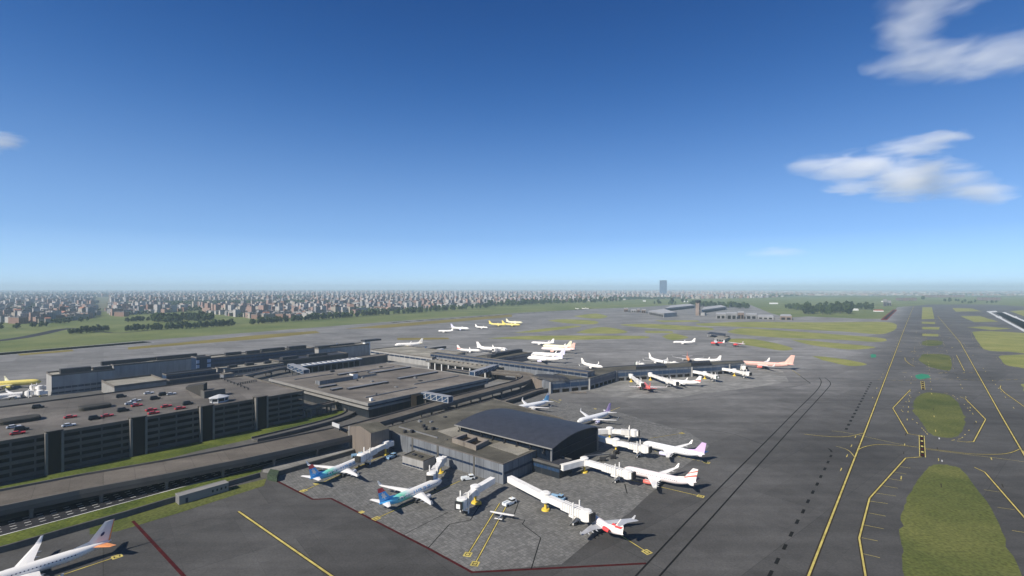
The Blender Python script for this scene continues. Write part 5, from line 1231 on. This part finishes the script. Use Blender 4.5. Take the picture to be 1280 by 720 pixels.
# light aircraft on the twin guide lines; two little red aircraft far out
def light_aircraft(label, pos, heading, m1, m2, k=1.0, cat='light aircraft'):
    t = thing('light_aircraft', label, cat, (pos[0], pos[1], 0), R(heading)); t.scale = (k, k, k)
    b = MB(); b.rings([[(x, w*math.cos(a), z + h*math.sin(a)) for a in [2*math.pi*i/12 for i in range(12)]] for x, w, h, z in ((2.6,.12,.12,1.3),(2.3,.42,.45,1.3),(1.0,.55,.62,1.35),(-.4,.58,.7,1.45),(-1.6,.38,.45,1.5),(-4.6,.10,.16,1.65))]); b.build('fuselage', MATS[m2], t)
    for s in (-1, 1):
        b = MB(); b.rings([[(.75,s*y,2.12),(.45,s*y,2.24),(-c,s*y,2.14),(.1,s*y,2.06)] for y, c in ((0,.85),(3.2,.85),(5.6,.45))], 0, True, False); b.build('wing', MATS[m1], t)
        b = MB(); b.tube((.3, s*.55, 1.0), (.25, s*2.5, 2.1), .05, n=6); b.build('wing_strut', MATS[m1], t)
        b = MB(); b.rings([[(-3.8,s*y,1.72),(-4.1,s*y,1.78),(-4.7,s*y,1.72),(-4.1,s*y,1.68)] for y in (0,1.7)], 0, True, False); b.build('tailplane', MATS[m1], t)
        b = MB(); b.tube((-.1, s*.4, .95), (-.2, s*1.15, .3), .06, n=6); b.tube((-.2, s*1.05, .3), (-.2, s*1.25, .3), .28, n=10); b.build('landing_gear', MATS['tyre'], t)
    b = MB(); b.rings([[(-3.5,0,1.7),(-3.9,.05,1.7),(-4.7,0,1.7),(-3.9,-.05,1.7)], [(-4.4,0,3.0),(-4.5,.03,3.0),(-4.9,0,3.0),(-4.5,-.03,3.0)]], 0, True, False); b.build('fin', MATS[m1], t)
    b = MB(); b.add([(1.05,-.46,1.75),(1.05,.46,1.75),(.55,.5,2.1),(.55,-.5,2.1)], [(0,1,2,3)]); b.build('windscreen', MATS['cockpit_glass'], t)
    b = MB(); b.beam((2.68, -.9, 1.1), (2.68, .9, 1.5), .08, .12); b.build('propeller', MATS['tyre'], t)
    b = MB(); b.tube((1.9, 0, 1.0), (2.0, 0, .3), .06, n=6); b.tube((2.0,-.1,.26),(2.0,.1,.26), .26, n=10); b.build('nose_gear', MATS['tyre'], t)
    return t
light_aircraft('little high-winged white aircraft on the twin yellow guide lines', G(627.5,648), line((632,634),(594,704)) - 8, 'air_white', 'air_grey', 1.0)
light_aircraft('little red and white aircraft left of two far out on open concrete', G(894.5,431.5), 160, 'air_white', 'air_red', 3.0)
light_aircraft('little red and white aircraft right of two far out by the grass', G(921,433.5), 200, 'air_pinkwhite', 'air_red', 3.0)

# ================================================================== JET BRIDGES
mat('bridge_white', (.76,.74,.70), .5, var=.1, scale=.35); mat('bridge_yellow', (.70,.50,.06), .5, var=.12); mat('hood', (.018,.018,.018), .8); mat('cab_green', (.25,.34,.32), .5)
def jet_bridge(label, wall, rot, end, zt=4.2, scale=1.0, hood='hood', pillar=True, lifts=.72):
    """wall, rotunda and cab pixels are read at the level of the tunnel's middle"""
    zc = zt + 1.6
    w, p, e = G(*wall, zc), G(*rot, zc), G(*end, zc)
    s = Site('jet_bridge', label, 'jet bridge', (p.x, p.y, 0), 'jet bridges at the stands')
    d = (e - p); ln = d.length; d.normalize(); x = Vector((-d.y, d.x, 0)); T = 3.0*scale
    if (w - p).length > 3:
        b = MB(); b.beam((w.x,w.y,zc), (p.x,p.y,zc), T*.95, T*.95); s.part('walkway', b, MATS['bridge_white'])
    b = MB(); b.tube((p.x,p.y,zt-.25), (p.x,p.y,zt+3.7), T*.72, n=16); b.tube((p.x,p.y,zt+3.7), (p.x,p.y,zt+4.1), T*.78, T*.55, 16); s.part('rotunda', b, MATS['bridge_white'])
    if pillar:
        b = MB(); b.tube((p.x,p.y,.5), (p.x,p.y,zt-.2), .62, n=12); b.tube((p.x,p.y,.0), (p.x,p.y,.7), 1.9, 1.7, 16); s.part('pillar', b, MATS['bridge_yellow'])
    m1 = p + d*ln*.55; m0 = p + d*ln*.42; m2 = p + d*(ln - 3.2)
    b = MB(); b.beam((p.x,p.y,zc), (m1.x,m1.y,zc), T*.86, T*.86); s.part('inner_tunnel', b, MATS['bridge_white'])
    b = MB(); b.beam((m0.x,m0.y,zc+.05), (m2.x,m2.y,zc+.05), T*1.1, T*1.08); ot = s.part('outer_tunnel', b, MATS['bridge_white'])
    b = MB()
    for k in range(1, 9):
        q = lerp(m0, m2, k/9); b.beam((q.x - d.x*.08, q.y - d.y*.08, zc+.06), (q.x + d.x*.08, q.y + d.y*.08, zc+.06), T*1.14, T*1.13)
    s.part('rib', b, MATS['pale_cladding'], ot)
    c = p + d*(ln - 1.9); b = MB(); b.tube((c.x,c.y,zt-.35), (c.x,c.y,zt+3.6), T*.78, n=12); b.tube((c.x,c.y,zt+3.6), (c.x,c.y,zt+3.9), T*.80, T*.5, 12); s.part('cab', b, MATS['bridge_white'])
    b = MB(); q = c + d*T*.55; b.beam((q.x,q.y,zc+.1), (q.x + d.x*1.2, q.y + d.y*1.2, zc+.1), T*1.02, T*1.02); s.part('cab_front', b, MATS['cab_green'] if hood == 'open' else MATS['bridge_white'])
    b = MB(); q2 = q + d*1.2; b.beam((q2.x,q2.y,zc+.15), (q2.x + d.x*.9, q2.y + d.y*.9, zc+.15), T*1.1, T*1.12); hd = s.part('hood', b, MATS['hood'])
    if hood == 'open':
        b = MB(); q3 = q2 + d*.93; b.beam((q3.x,q3.y,zc), (q3.x + d.x*.06, q3.y + d.y*.06, zc), T*.62, T*.66); s.part('doorway', b, MATS['white_panel'], hd)
    # drive column: two tall lift legs and a wheel bogie
    q = lerp(p, e, lifts); b = MB()
    for sg_ in (-1, 1):
        y = q + x*(T*.66*sg_); b.box((y.x,y.y,(zt + 5.2)/2 + .5), (.45,.45,zt + 5.2), math.atan2(d.y, d.x))
    b.beam(q + x*T*.72 + Vector((0,0,1.6 - zc)), q - x*T*.72 + Vector((0,0,1.6 - zc)), .5, .5); s.part('lift_column', b, MATS['bridge_white'])
    b = MB()
    for sg_ in (-1, 1):
        y = q + x*(.9*sg_); b.tube((y.x - x.x*.3, y.y - x.y*.3, .62), (y.x + x.x*.3, y.y + x.y*.3, .62), .62, n=12)
    b.beam((q.x - x.x*1.2, q.y - x.y*1.2, .9), (q.x + x.x*1.2, q.y + x.y*1.2, .9), .9, .4); s.part('bogie', b, MATS['equipment'])
    # service stair hung on the side of the outer tunnel, and the equipment box under it
    q = lerp(p, e, .80) - x*(T*.85); q1 = lerp(p, e, .66) - x*(T*.85); b = MB(); b.beam((q.x,q.y,zt+.2), (q1.x,q1.y,.2), .9, .25); b.beam((q.x,q.y,zt+1.2), (q1.x,q1.y,1.2), .08, .08); s.part('stair', b, MATS['grey_metal'])
    q = lerp(p, e, .70); b = MB(); b.beam((q.x - d.x*2.2, q.y - d.y*2.2, zt - .65), (q.x + d.x*2.2, q.y + d.y*2.2, zt - .65), T*1.25, .9); s.part('equipment_box', b, MATS['bridge_white'])
    return s
jet_bridge('jet bridge docked to the blue-tailed jet by the gabled block', (491,553.5), (482,556), (449,573.5))
jet_bridge('jet bridge docked to the nearer blue-tailed jet, yellow pillar at the wall', (556,573), (550.5,577.5), (538,598))
jet_bridge('empty jet bridge with an open black-rimmed mouth facing the viewer', (616,600), (594,613), (575,631), hood='open')
jet_bridge('longest jet bridge, running down to the small red-bellied jet', (637,598.5), (682,621.5), (737,646))
jet_bridge('bent jet bridge docked to the jet with coral fin stripes', (702,584.5), (730.5,577), (789,594))
jet_bridge('jet bridge docked to the lilac-finned jet below the arched gable', (744,546.5), (770,553), (810,562))
jet_bridge('empty jet bridge behind the one at the lilac-finned jet', (744,540), (762,538.5), (796,541.5))
jet_bridge('jet bridge docked to the coral-red jet beside the curved pier', (787,468.5), (789,470.5), (803,481))
jet_bridge('jet bridge leading to the white jet with the red fin foot', (811,467), (813,468.5), (846,479.5))
jet_bridge('empty jet bridge on the middle of the curved pier', (867,464.5), (881,467), (896.5,471.5), hood='open')
jet_bridge('empty jet bridge near the tip of the curved pier', (902,461), (918,463.5), (937,467.5))
jet_bridge('jet bridge docked to the big salmon-pink jet', (910,457.2), (917,458), (932,460))
jet_bridge('jet bridge docked to the nose of the white jet behind the curved pier', (850,455), (843,454), (831,453))
jet_bridge('short jet bridge on the far side of the curved pier by the dark roof house', (808,457.5), (803,456.2), (796,454.5), hood='open')
jet_bridge('short jet bridge on the far side near the pier tip', (908,455), (904,454.2), (897,453.4))
jet_bridge('white jet bridge reaching the yellow jet at the left edge', (58,484), (50,485), (40,484))
jet_bridge('white jet bridge below the yellow jet, beside the end of the old terminal', (60,490), (50,491), (33,491.5))
jet_bridge('white jet bridge in front of the crowd at the short pier', (655,444.5), (665,444.5), (680,447.5))
jet_bridge('white jet bridge on the far side of the short pier', (632,437), (627,436.6), (617,437.2))

# ================================================================== VEHICLES
mat('tug_white', (.70,.74,.76), .45, var=.1); mat('tug_blue', (.22,.36,.50), .45); mat('car_glass', (.012,.013,.014), .4)
def tug(label, px, heading, body='tug_white'):
    c = G(*px); t = thing('pushback_tug', label, 'tug', (c.x, c.y, 0), R(heading), 'pushback tugs on the stands')
    b = MB(); b.prism([(-3.6,-1.35),(3.2,-1.35),(3.7,-.9),(3.7,.9),(3.2,1.35),(-3.6,1.35)], .45, 1.35); b.prism([(-3.5,-1.3),(-.2,-1.3),(-.2,-.55),(-3.5,-.55)], 1.35, 1.75); b.prism([(-3.5,.55),(-.2,.55),(-.2,1.3),(-3.5,1.3)], 1.35, 1.75); b.build('chassis', MATS[body], t)
    b = MB(); b.prism([(.6,-1.1),(2.6,-1.1),(2.6,1.1),(.6,1.1)], 1.35, 2.3); cb = b.build('cab', MATS['car_glass'], t)
    b = MB(); b.box((1.6,0,2.38), (2.3,2.4,.16)); b.build('cab_roof', MATS[body], cb)
    b = MB(); b.tube((1.6,.6,2.46),(1.6,.6,2.75),.14, n=8); b.build('beacon', MATS['bridge_yellow'], cb)
    b = MB(); b.prism([(-3.4,-.5),(-.4,-.5),(-.4,.5),(-3.4,.5)], .6, 1.15); b.build('cradle', MATS['equipment'], t)
    for x in (-2.4, 2.3):
        for y in (-1.2, 1.2): b = MB(); b.tube((x,y-.25,.6),(x,y+.25,.6),.6, n=12); b.build('wheel', MATS['tyre'], t)
    return t
tug('white tug by the nose of the jet at the gabled block', (489.5,572.5), 60, 'tug_blue')
tug('white tug by the concourse wall, right of the square plant house', (585,599.5), 20)
tug('white tug in front of the little high-winged aircraft', (637,630.5), 45, 'tug_white')
tug('blue-grey tug tucked behind the longest jet bridge', (697,624), -30, 'tug_blue')
tug('blue-grey tug beside the cab of the bridge at the gabled block', (447,571), 20, 'tug_blue')
# yellow bogie dolly under the empty bridge
c = G(598,632); s = Site('baggage_cart', 'small yellow cart on the ground below the empty open-mouthed bridge', 'cart', (c.x, c.y, 0))
b = MB(); b.box((c.x,c.y,.8), (2.6,1.6,.3), .4); b.box((c.x+1.0,c.y+.4,1.3), (.2,1.4,.9), .4); s.part('platform', b, MATS['bridge_yellow'])
b = MB()
for dx in (-.9,.9): b.tube((c.x+dx,c.y-.8,.4),(c.x+dx,c.y+.8,.4),.4, n=10)
s.part('wheels', b, MATS['tyre'])
c = G(723,491.5); s = Site('baggage_cart', 'low dark cart train at the foot of the curved pier', 'cart', (c.x, c.y, 0))
b = MB()
for k in range(4): b.box((c.x - 6 + k*4, c.y, 1.0), (3.4,1.8,.9)); b.tube((c.x - 6 + k*4, c.y - .9, .4), (c.x - 6 + k*4, c.y + .9, .4), .4, n=8)
s.part('trailers', b, MATS['brown_concrete'])
# long pale trailer building on the verge
r = eb((222,619),(288,604.5), 4.0, 5.0); s = Site('portable_cabin', 'long pale grey portable cabin on the verge by the bank wall', 'cabin', base(r))
b = MB(); b.prism(r, .0, 4.0, 0, top=1); s.part('wall', b, [MATS['grey_metal'], MATS['fascia_grey']])
b = MB(); windows(b, lerp(r[0], r[1], .62), lerp(r[0], r[1], .98), 1.5, 2.6, 4, .6, .08); s.part('window', b, MATS['dark_glass'])
b = MB(); windows(b, lerp(r[0], r[1], .12), lerp(r[0], r[1], .17), .2, 2.4, 1, 0, .08); s.part('door', b, MATS['navy_glass'])
b = MB(); rim(b, outset(r, .15), 3.75, .35, .4); s.part('roof_edge', b, MATS['fascia_grey'])
# cars on the garage roof
mat('car_red', (.50,.02,.02), .35, var=.05); mat('car_black', (.007,.007,.007), .55); mat('car_silver', (.58,.59,.60), .3)
CM = {}
def car(label, px, heading, colour, van=False):
    c = G(*px, ZG); key = (colour, van)
    if key not in CM:
        h = 1.15 if not van else 1.3; L_ = 4.9
        b = MB(); b.prism([(-L_/2,-.85),(-L_/2+.15,-.95),(L_/2-.5,-.95),(L_/2,-.7),(L_/2,.7),(L_/2-.5,.95),(-L_/2+.15,.95),(-L_/2,.85)], .35, h*.82); 
        body = mk_mesh('body', b, MATS[colour])
        b = MB(); z0, z1 = h*.82, (1.5 if not van else 2.15); x0, x1 = (-1.9, 1.0) if not van else (-2.4, 1.5)
        k = .5 if not van else .25
        b.rings([[(x0,-.9,z0),(x1,-.9,z0),(x1,.9,z0),(x0,.9,z0)], [(x0+k,-.72,z1-.06),(x1-.75,-.72,z1-.06),(x1-.75,.72,z1-.06),(x0+k,.72,z1-.06)]], 0, True, False); cabin = mk_mesh('cabin', b, MATS['car_glass'])
        b = MB(); b.prism([(x0+k,-.74),(x1-.75,-.74),(x1-.75,.74),(x0+k,.74)], z1-.07, z1); roof = mk_mesh('roof', b, MATS[colour])
        b = MB(); b.tube((0,-.12,0),(0,.12,0),.34, n=12); wheel = mk_mesh('wheel', b, MATS['tyre'])
        CM[key] = (body, cabin, roof, wheel)
    body, cabin, roof, wheel = CM[key]
    t = thing('van' if van else 'parked_car', label, 'van' if van else 'car', (c.x, c.y, ZG), R(heading), 'cars on the garage roof'); t.scale = (1.22, 1.22, 1.22)
    link('body', body, t); cb = link('cabin', cabin, t); link('roof', roof, cb)
    for x in (-1.5, 1.5):
        for y in (-.85, .85): w = link('wheel', wheel, t); w.location = (x, y, .34)
    return t
for px, hd, co, van, l in (
 ((47.7,510.5), 5, 'car_black', True, 'black van alone at the back left of the garage roof'), ((151.6,497), 10, 'car_black', True, 'black van alone near the middle back edge of the garage roof'),
 ((194,499.5), 12, 'car_black', True, 'black van in front of its twin at the back of the garage roof'), ((204.5,494.5), 12, 'car_black', True, 'black van farthest back, behind its twin'),
 ((154,514.5), 14, 'car_black', True, 'black van right of the middle ramp hood'), ((118.6,524.5), 14, 'car_black', True, 'black van touching a red car before the middle ramp hood'),
 ((27,538.5), 14, 'car_black', True, 'black van beside a silver car at the left end'), ((235,506), 10, 'car_black', True, 'black van near the slanting stair wall'),
 ((88,522.5), 12, 'car_red', False, 'red car alone left of the middle ramp hood'), ((134,521), 14, 'car_red', False, 'red car just right of a black van before the ramp hood'),
 ((171,508), 12, 'car_red', False, 'red car in front of two silver cars'), ((189,513.5), 15, 'car_red', False, 'red car, rear one of the close red pair'),
 ((192,517.5), 12, 'car_red', False, 'red car, front one of the close red pair'), ((208,509), 12, 'car_red', False, 'red car between the red pair and the slanting stair wall'),
 ((225,511.5), 12, 'car_red', False, 'red car nearest the white pavilion'), ((22,543), 8, 'car_red', False, 'red car half hidden by the black van at the left end'),
 ((86,533), 12, 'car_silver', False, 'silver car alone near the front edge of the garage roof'), ((17,535), 10, 'car_silver', False, 'silver car at the left end beside a black van'),
 ((169.5,502), 10, 'car_silver', False, 'silver car behind the red one, rear of the silver pair'), ((163,505.5), 10, 'car_silver', False, 'silver car left of the red one, front of the silver pair'),
 ((186,492.5), 14, 'car_silver', False, 'silver car farthest back, left of the rear black van'), ((214,493.5), 14, 'car_silver', False, 'silver car farthest back, right of the rear black van')):
    car(l, px, hd + UA - 14, co, van)

# ================================================================== TREES
mat('bark', (.07,.055,.04), .9)
leaf_mat('leaf_dark', (.018,.034,.014), (.045,.070,.022)); leaf_mat('leaf_mid', (.030,.052,.016), (.065,.095,.028))
def tree_mesh(seed, h=14., w=9., conic=0., m='leaf_dark'):
    rr = random.Random(seed); b = MB(); t = MB()
    t.tube((0,0,-.3), (0,0,h*.45), .45, .28, 8)
    for k in range(6):
        a = rr.uniform(0, 6.28); z = h*rr.uniform(.25,.5); t.tube((0,0,z), (math.cos(a)*w*.3, math.sin(a)*w*.3, z + h*.22), .2, .08, 6)
    blobs = []
    for k in range(9 if not conic else 7):
        z = h*(.30 + .62*k/8); rad = w*.5*((1 - conic*(z/h - .2)) if conic else math.sin(math.pi*min(1, .18 + .82*(z/h - .1)))**.6)
        a = rr.uniform(0, 6.28); q = rad*rr.uniform(.25,.6); blobs.append((math.cos(a)*q, math.sin(a)*q, z, rad*rr.uniform(.55,.85)))
    for k in range(360):
        x, y, z, r = rr.choice(blobs); v = Vector((rr.gauss(0,1), rr.gauss(0,1), rr.gauss(0,.8))).normalized()*r*rr.uniform(.6,1.08)
        p = Vector((x, y, z)) + v
        if p.z < h*.12: continue
        n = (v.normalized() + Vector((rr.gauss(0,.5), rr.gauss(0,.5), rr.gauss(0,.5) + .3))).normalized(); a = n.orthogonal().normalized(); c = n.cross(a); s = rr.uniform(.55,1.15)
        b.add([p - a*s - c*s*.7, p + a*s*.9 - c*s, p + a*s + c*s*.8, p - a*s*.8 + c*s], [(0,1,2,3)])
    return mk_mesh('crown', b, MATS[m]), mk_mesh('trunk', t, MATS['bark']), h
TM = [tree_mesh(1), tree_mesh(2, 15, 10, 0, 'leaf_mid'), tree_mesh(3, 13, 10), tree_mesh(4, 17, 7, .75), tree_mesh(5, 12, 9, 0, 'leaf_mid'), tree_mesh(6, 16, 8, .5)]
tr_ = random.Random(3)
def tree(px, py, hp, label, group, kinds=(0,1,2,4), nm='tree'):
    c = G(px, py, -.2); h = hp/(py - CY)*H
    cm, tm, hh = TM[tr_.choice(kinds)]
    t = thing(nm, label, 'tree', (c.x, c.y, -.25), tr_.uniform(0, 6.28), group); k = h/hh; kw = k*tr_.uniform(.95, 1.25); t.scale = (kw, kw, k)
    link('crown', cm, t); link('trunk', tm, t); return t
def row(a, b, n, hp, label, group, jit=.6, kinds=(0,1,2,4), depth=0.):
    for k in range(n):
        t = (k + .5 + tr_.uniform(-jit, jit)*.6)/n
        tree(a[0] + (b[0]-a[0])*t, a[1] + (b[1]-a[1])*t + tr_.uniform(-depth, depth), hp*tr_.uniform(.75, 1.2), label, group, kinds)
row((86,418),(136,413.5), 13, 7.5, 'dark tree in the short dense row by the perimeter road', 'trees in the short row by the perimeter road')
for x, y, h in ((1,411.5,8),(21,411,7),(40,409,6),(44,408.5,6),(52,408.5,7),(58,408,6),(70,404.5,6),(75,404.5,6),(80,404,6.5),(86,403.5,6),(101,402.5,6),(109,401,5)): tree(x, y, h, 'scattered dark tree in front of the town blocks at far left', 'scattered trees at far left')
row((157,414),(244,410.5), 18, 8, 'dark round tree in the long row before the wood', 'trees in the row before the wood')
row((245,410),(290,407.5), 13, 8, 'dark tree in the dense end of the long row', 'trees at the dense end of the row')
row((190,402.5),(266,400), 34, 9, 'dark tree of the small wood beside the town', 'trees of the small wood', depth=1.6)
row((158,402.5),(186,401), 6, 6, 'small dark tree left of the small wood', 'trees left of the small wood')
row((312,406),(480,393.5), 40, 7.5, 'dark tree along the town edge behind the grass band', 'trees along the town edge')
row((480,394),(612,384.5), 26, 6.2, 'dark tree along the far town edge', 'trees along the far town edge')
row((606,384),(690,379.5), 24, 6.8, 'dark tree of the thick belt beyond the yellow jets', 'trees of the thick belt', depth=.8)
row((692,379.8),(778,377), 20, 5.6, 'dark tree of the belt left of the high-rise', 'trees of the belt left of the high-rise', depth=.4)
for x, y, h in ((818,380,3.5),(823,380,6),(826,380,4),(836,381,4),(840,381,8),(844,381,5),(853,378.5,6),(858,379,6)): tree(x, y, h, 'dark tree standing by itself before the far hangars', 'lone trees before the far hangars', (3,5,0))
row((862,382.5),(936,386), 24, 7, 'dark green tree behind the far hangars', 'trees behind the far hangars', depth=.6)
row((982,385.5),(1006,389), 10, 7.5, 'dark tree at the thin left end of the dark wood', 'trees at the left end of the dark wood', kinds=(0,1,3,5))
row((1003,392),(1064,391), 30, 12, 'dark tree of the dense dark wood', 'trees of the dense dark wood', depth=2.0, kinds=(0,1,3,5))
row((1062,387),(1092,387.5), 12, 8.5, 'dark tree at the right end of the dark wood', 'trees at the right end of the dark wood', depth=.8, kinds=(0,3,5))
for x, y, h in ((1154,374.5,4.5),(1181,377,3.5),(1187,377.5,5.5),(1195,376.5,3),(1198,377,3),(1203,379,3.5),(1206,377.5,3.5),(1211,379.5,3),(1214,379.5,3.5),(1219,378,3.5),(1234,379,3),(1240,379,3.5),(1245,378.5,3)): tree(x, y, h, 'small dark tree scattered in the fields at right', 'scattered trees in the right fields')

# ================================================================== CLOUDS, HAZE, SKY, SUN, CAMERA
def cloud(name, label, lobes, D, dens, seed, cat='cloud'):
    """a real puff of vapour: closed mesh round the lobes, density falling to nothing at its skin"""
    k = D/F; L3 = [(Vector(((x - CX)*k, D + dz, H + (CY - y)*k)), rx*k, ry*k, rd) for x, y, rx, ry, dz, rd in lobes]
    c0 = sum((l[0] for l in L3), Vector())/len(L3)
    bm = bmesh.new()
    for c, rx, rz, rd in L3:
        M4 = Matrix.Translation(c - c0) @ Matrix.Diagonal((rx*1.02, rd*1.02, rz*1.02, 1)); bmesh.ops.create_icosphere(bm, subdivisions=3, radius=1, matrix=M4)
    me = bpy.data.meshes.new(name); bm.to_mesh(me); bm.free(); o = link(name, me); o.location = c0
    md = o.modifiers.new('Remesh', 'REMESH'); md.mode = 'VOXEL'; md.voxel_size = max(14, D/230)
    m = bpy.data.materials.new(name + '_vapour'); m.use_nodes = True; N, L = nt(m); N.remove(N['Principled BSDF']); out = N['Material Output']
    pv = N.new('ShaderNodeVolumePrincipled'); pv.inputs['Color'].default_value = (1, 1, 1, 1); pv.inputs['Anisotropy'].default_value = -.25; L.new(pv.outputs[0], out.inputs['Volume'])
    tc = N.new('ShaderNodeTexCoord')
    def math_(op, a, b=None, c=None):
        n = N.new('ShaderNodeMath'); n.operation = op
        for i, v in enumerate((a, b, c)):
            if v is None: continue
            if isinstance(v, (int, float)): n.inputs[i].default_value = v
            else: L.new(v, n.inputs[i])
        return n.outputs[0]
    def vm(op, a, b):
        n = N.new('ShaderNodeVectorMath'); n.operation = op
        for i, v in enumerate((a, b)):
            if isinstance(v, (tuple, Vector)): n.inputs[i].default_value = tuple(v)
            else: L.new(v, n.inputs[i])
        return n
    mp = N.new('ShaderNodeMapping'); mp.inputs['Scale'].default_value = (1/700, 1/700, 1/170); mp.inputs['Location'].default_value = (seed, seed*.7, seed*1.3); mp.inputs['Rotation'].default_value = (0, R(-6), 0); L.new(tc.outputs['Object'], mp.inputs[0])
    nz = N.new('ShaderNodeTexNoise'); nz.inputs['Scale'].default_value = 1.0; nz.inputs['Detail'].default_value = 7; nz.inputs['Roughness'].default_value = .58; nz.inputs['Distortion'].default_value = .6; L.new(mp.outputs[0], nz.inputs[0])
    f = None
    for c, rx, rz, rd in L3:
        d = vm('SUBTRACT', tc.outputs['Object'], c - c0); q = vm('MULTIPLY', d.outputs[0], (1/rx, 1/rd, 1/rz)); ln = vm('LENGTH', q.outputs[0], (0,0,0)).outputs['Value']
        v = math_('SUBTRACT', 1.0, ln); f = v if f is None else math_('SMOOTH_MAX', f, v, .2)
    f = math_('MULTIPLY_ADD', math_('SUBTRACT', nz.outputs[0], .5), 2.0, f)
    inside = None
    mr = N.new('ShaderNodeMapRange'); mr.interpolation_type = 'SMOOTHSTEP'; mr.inputs[1].default_value = .02; mr.inputs[2].default_value = .95; mr.inputs[3].default_value = 0; mr.inputs[4].default_value = dens; L.new(f, mr.inputs[0])
    L.new(mr.outputs[0], pv.inputs['Density']); me.materials.append(m)
    return tag(o, label, cat)
cloud('cloud', 'large wispy white cloud floating right of centre sky', [(1082,208,92,22,0,500),(1150,224,92,30,100,600),(1215,242,52,19,-100,400),(1150,182,62,14,100,350),(1185,168,42,10,150,300),(1062,234,46,13,0,300),(1018,206,44,14,50,300)], 9000, .0019, 3.1)
cloud('cloud', 'white cloud cut off at the top right corner of the sky', [(1175,80,100,26,0,500),(1262,62,80,30,100,500),(1138,42,48,44,0,350),(1170,2,75,18,100,350)], 7500, .0013, 8.4)
cloud('cloud', 'small white cloud puff at the left edge of the sky', [(2,178,30,17,0,300),(-20,186,40,18,0,300)], 8000, .0022, 1.9)
cloud('cloud', 'faint thin cloud streak low in the sky right of centre', [(972,315,42,8,0,400)], 11000, .0009, 5.5)

hz = MB(); hz.box((0, 19500, 114), (90000, 52000, 236)); 
hm = bpy.data.materials.new('haze_air'); hm.use_nodes = True; N, L = nt(hm); N.remove(N['Principled BSDF'])
pv = N.new('ShaderNodeVolumePrincipled'); pv.inputs["Color"].default_value = (.66, .87, 1, 1); pv.inputs['Density'].default_value = 8.2e-5; pv.inputs['Anisotropy'].default_value = 0.0
L.new(pv.outputs[0], N['Material Output'].inputs['Volume'])
tag(hz.build('haze', hm), kind='stuff')

ELEV = 38.0; sd = Vector((-.735, -.678, 0)).normalized(); sdir = sd*math.cos(R(ELEV)) + Vector((0, 0, math.sin(R(ELEV))))
sl = bpy.data.lights.new('sun', 'SUN'); sl.energy = 4.6; sl.angle = R(.5); sl.color = (1, .93, .82)
so = bpy.data.objects.new('sun', sl); col.objects.link(so); so.rotation_euler = sdir.to_track_quat('Z', 'Y').to_euler()
w = bpy.data.worlds.new('World'); sc.world = w; w.use_nodes = True; N, L = w.node_tree.nodes, w.node_tree.links
sky = N.new('ShaderNodeTexSky'); sky.sky_type = 'NISHITA'; sky.sun_disc = False; sky.sun_elevation = R(ELEV); sky.sun_rotation = math.atan2(sd.x, sd.y)
sky.altitude = 3000; sky.air_density = 1.0; sky.dust_density = 0; sky.ozone_density = 6.0
bg = N['Background']; bg.inputs['Strength'].default_value = .058
hs = N.new('ShaderNodeGamma'); hs.inputs['Gamma'].default_value = 1.27
tn = N.new('ShaderNodeMix'); tn.data_type = 'RGBA'; tn.blend_type = 'MULTIPLY'; tn.inputs[0].default_value = 1; tn.inputs[7].default_value = (.84, .96, 1.07, 1)
L.new(sky.outputs[0], hs.inputs['Color']); L.new(hs.outputs[0], tn.inputs[6])
# even clear-day gradient by height above the horizon, blended with the physical sky
tcw = N.new('ShaderNodeTexCoord'); spw = N.new('ShaderNodeSeparateXYZ'); L.new(tcw.outputs['Generated'], spw.inputs[0])
rw_ = N.new('ShaderNodeValToRGB'); e = rw_.color_ramp.elements; rw_.color_ramp.interpolation = 'B_SPLINE'
stops = [(0, (.36,.53,.74)), (.03, (.35,.525,.74)), (.096, (.205,.370,.62)), (.277, (.042,.148,.390)), (.45, (.009,.062,.225)), (.60, (.006,.042,.160)), (1, (.008,.035,.13))]
e[0].position, e[0].color = stops[0][0], (*stops[0][1], 1); e[1].position, e[1].color = stops[-1][0], (*stops[-1][1], 1)
for p_, c_ in stops[1:-1]: q_ = e.new(p_); q_.color = (*c_, 1)
L.new(spw.outputs[2], rw_.inputs[0])
sk = N.new('ShaderNodeVectorMath'); sk.operation = 'SCALE'; sk.inputs['Scale'].default_value = 1/.058; L.new(rw_.outputs[0], sk.inputs[0])
mxw = N.new('ShaderNodeMix'); mxw.data_type = 'RGBA'; mxw.inputs[0].default_value = .72
L.new(tn.outputs[2], mxw.inputs[6]); L.new(sk.outputs[0], mxw.inputs[7]); L.new(mxw.outputs[2], bg.inputs['Color'])

cam = bpy.data.cameras.new('camera'); cam.sensor_width = 36; cam.lens = 36*F/1280; cam.clip_start = .5; cam.clip_end = 200000
co = bpy.data.objects.new('camera', cam); col.objects.link(co); co.location = (0, 0, H); co.rotation_euler = (R(90), 0, 0); sc.camera = co
sc.view_settings.view_transform = 'Standard'; sc.view_settings.look = 'None'; sc.view_settings.exposure = .5; sc.view_settings.gamma = 1; sc.view_settings.use_curve_mapping = False
sc.cycles.max_bounces = 10; sc.cycles.volume_bounces = 8; sc.cycles.transparent_max_bounces = 8; sc.cycles.use_denoising = True; sc.cycles.use_adaptive_sampling = True
try: sc.cycles.denoiser = 'OPENIMAGEDENOISE'
except Exception: pass
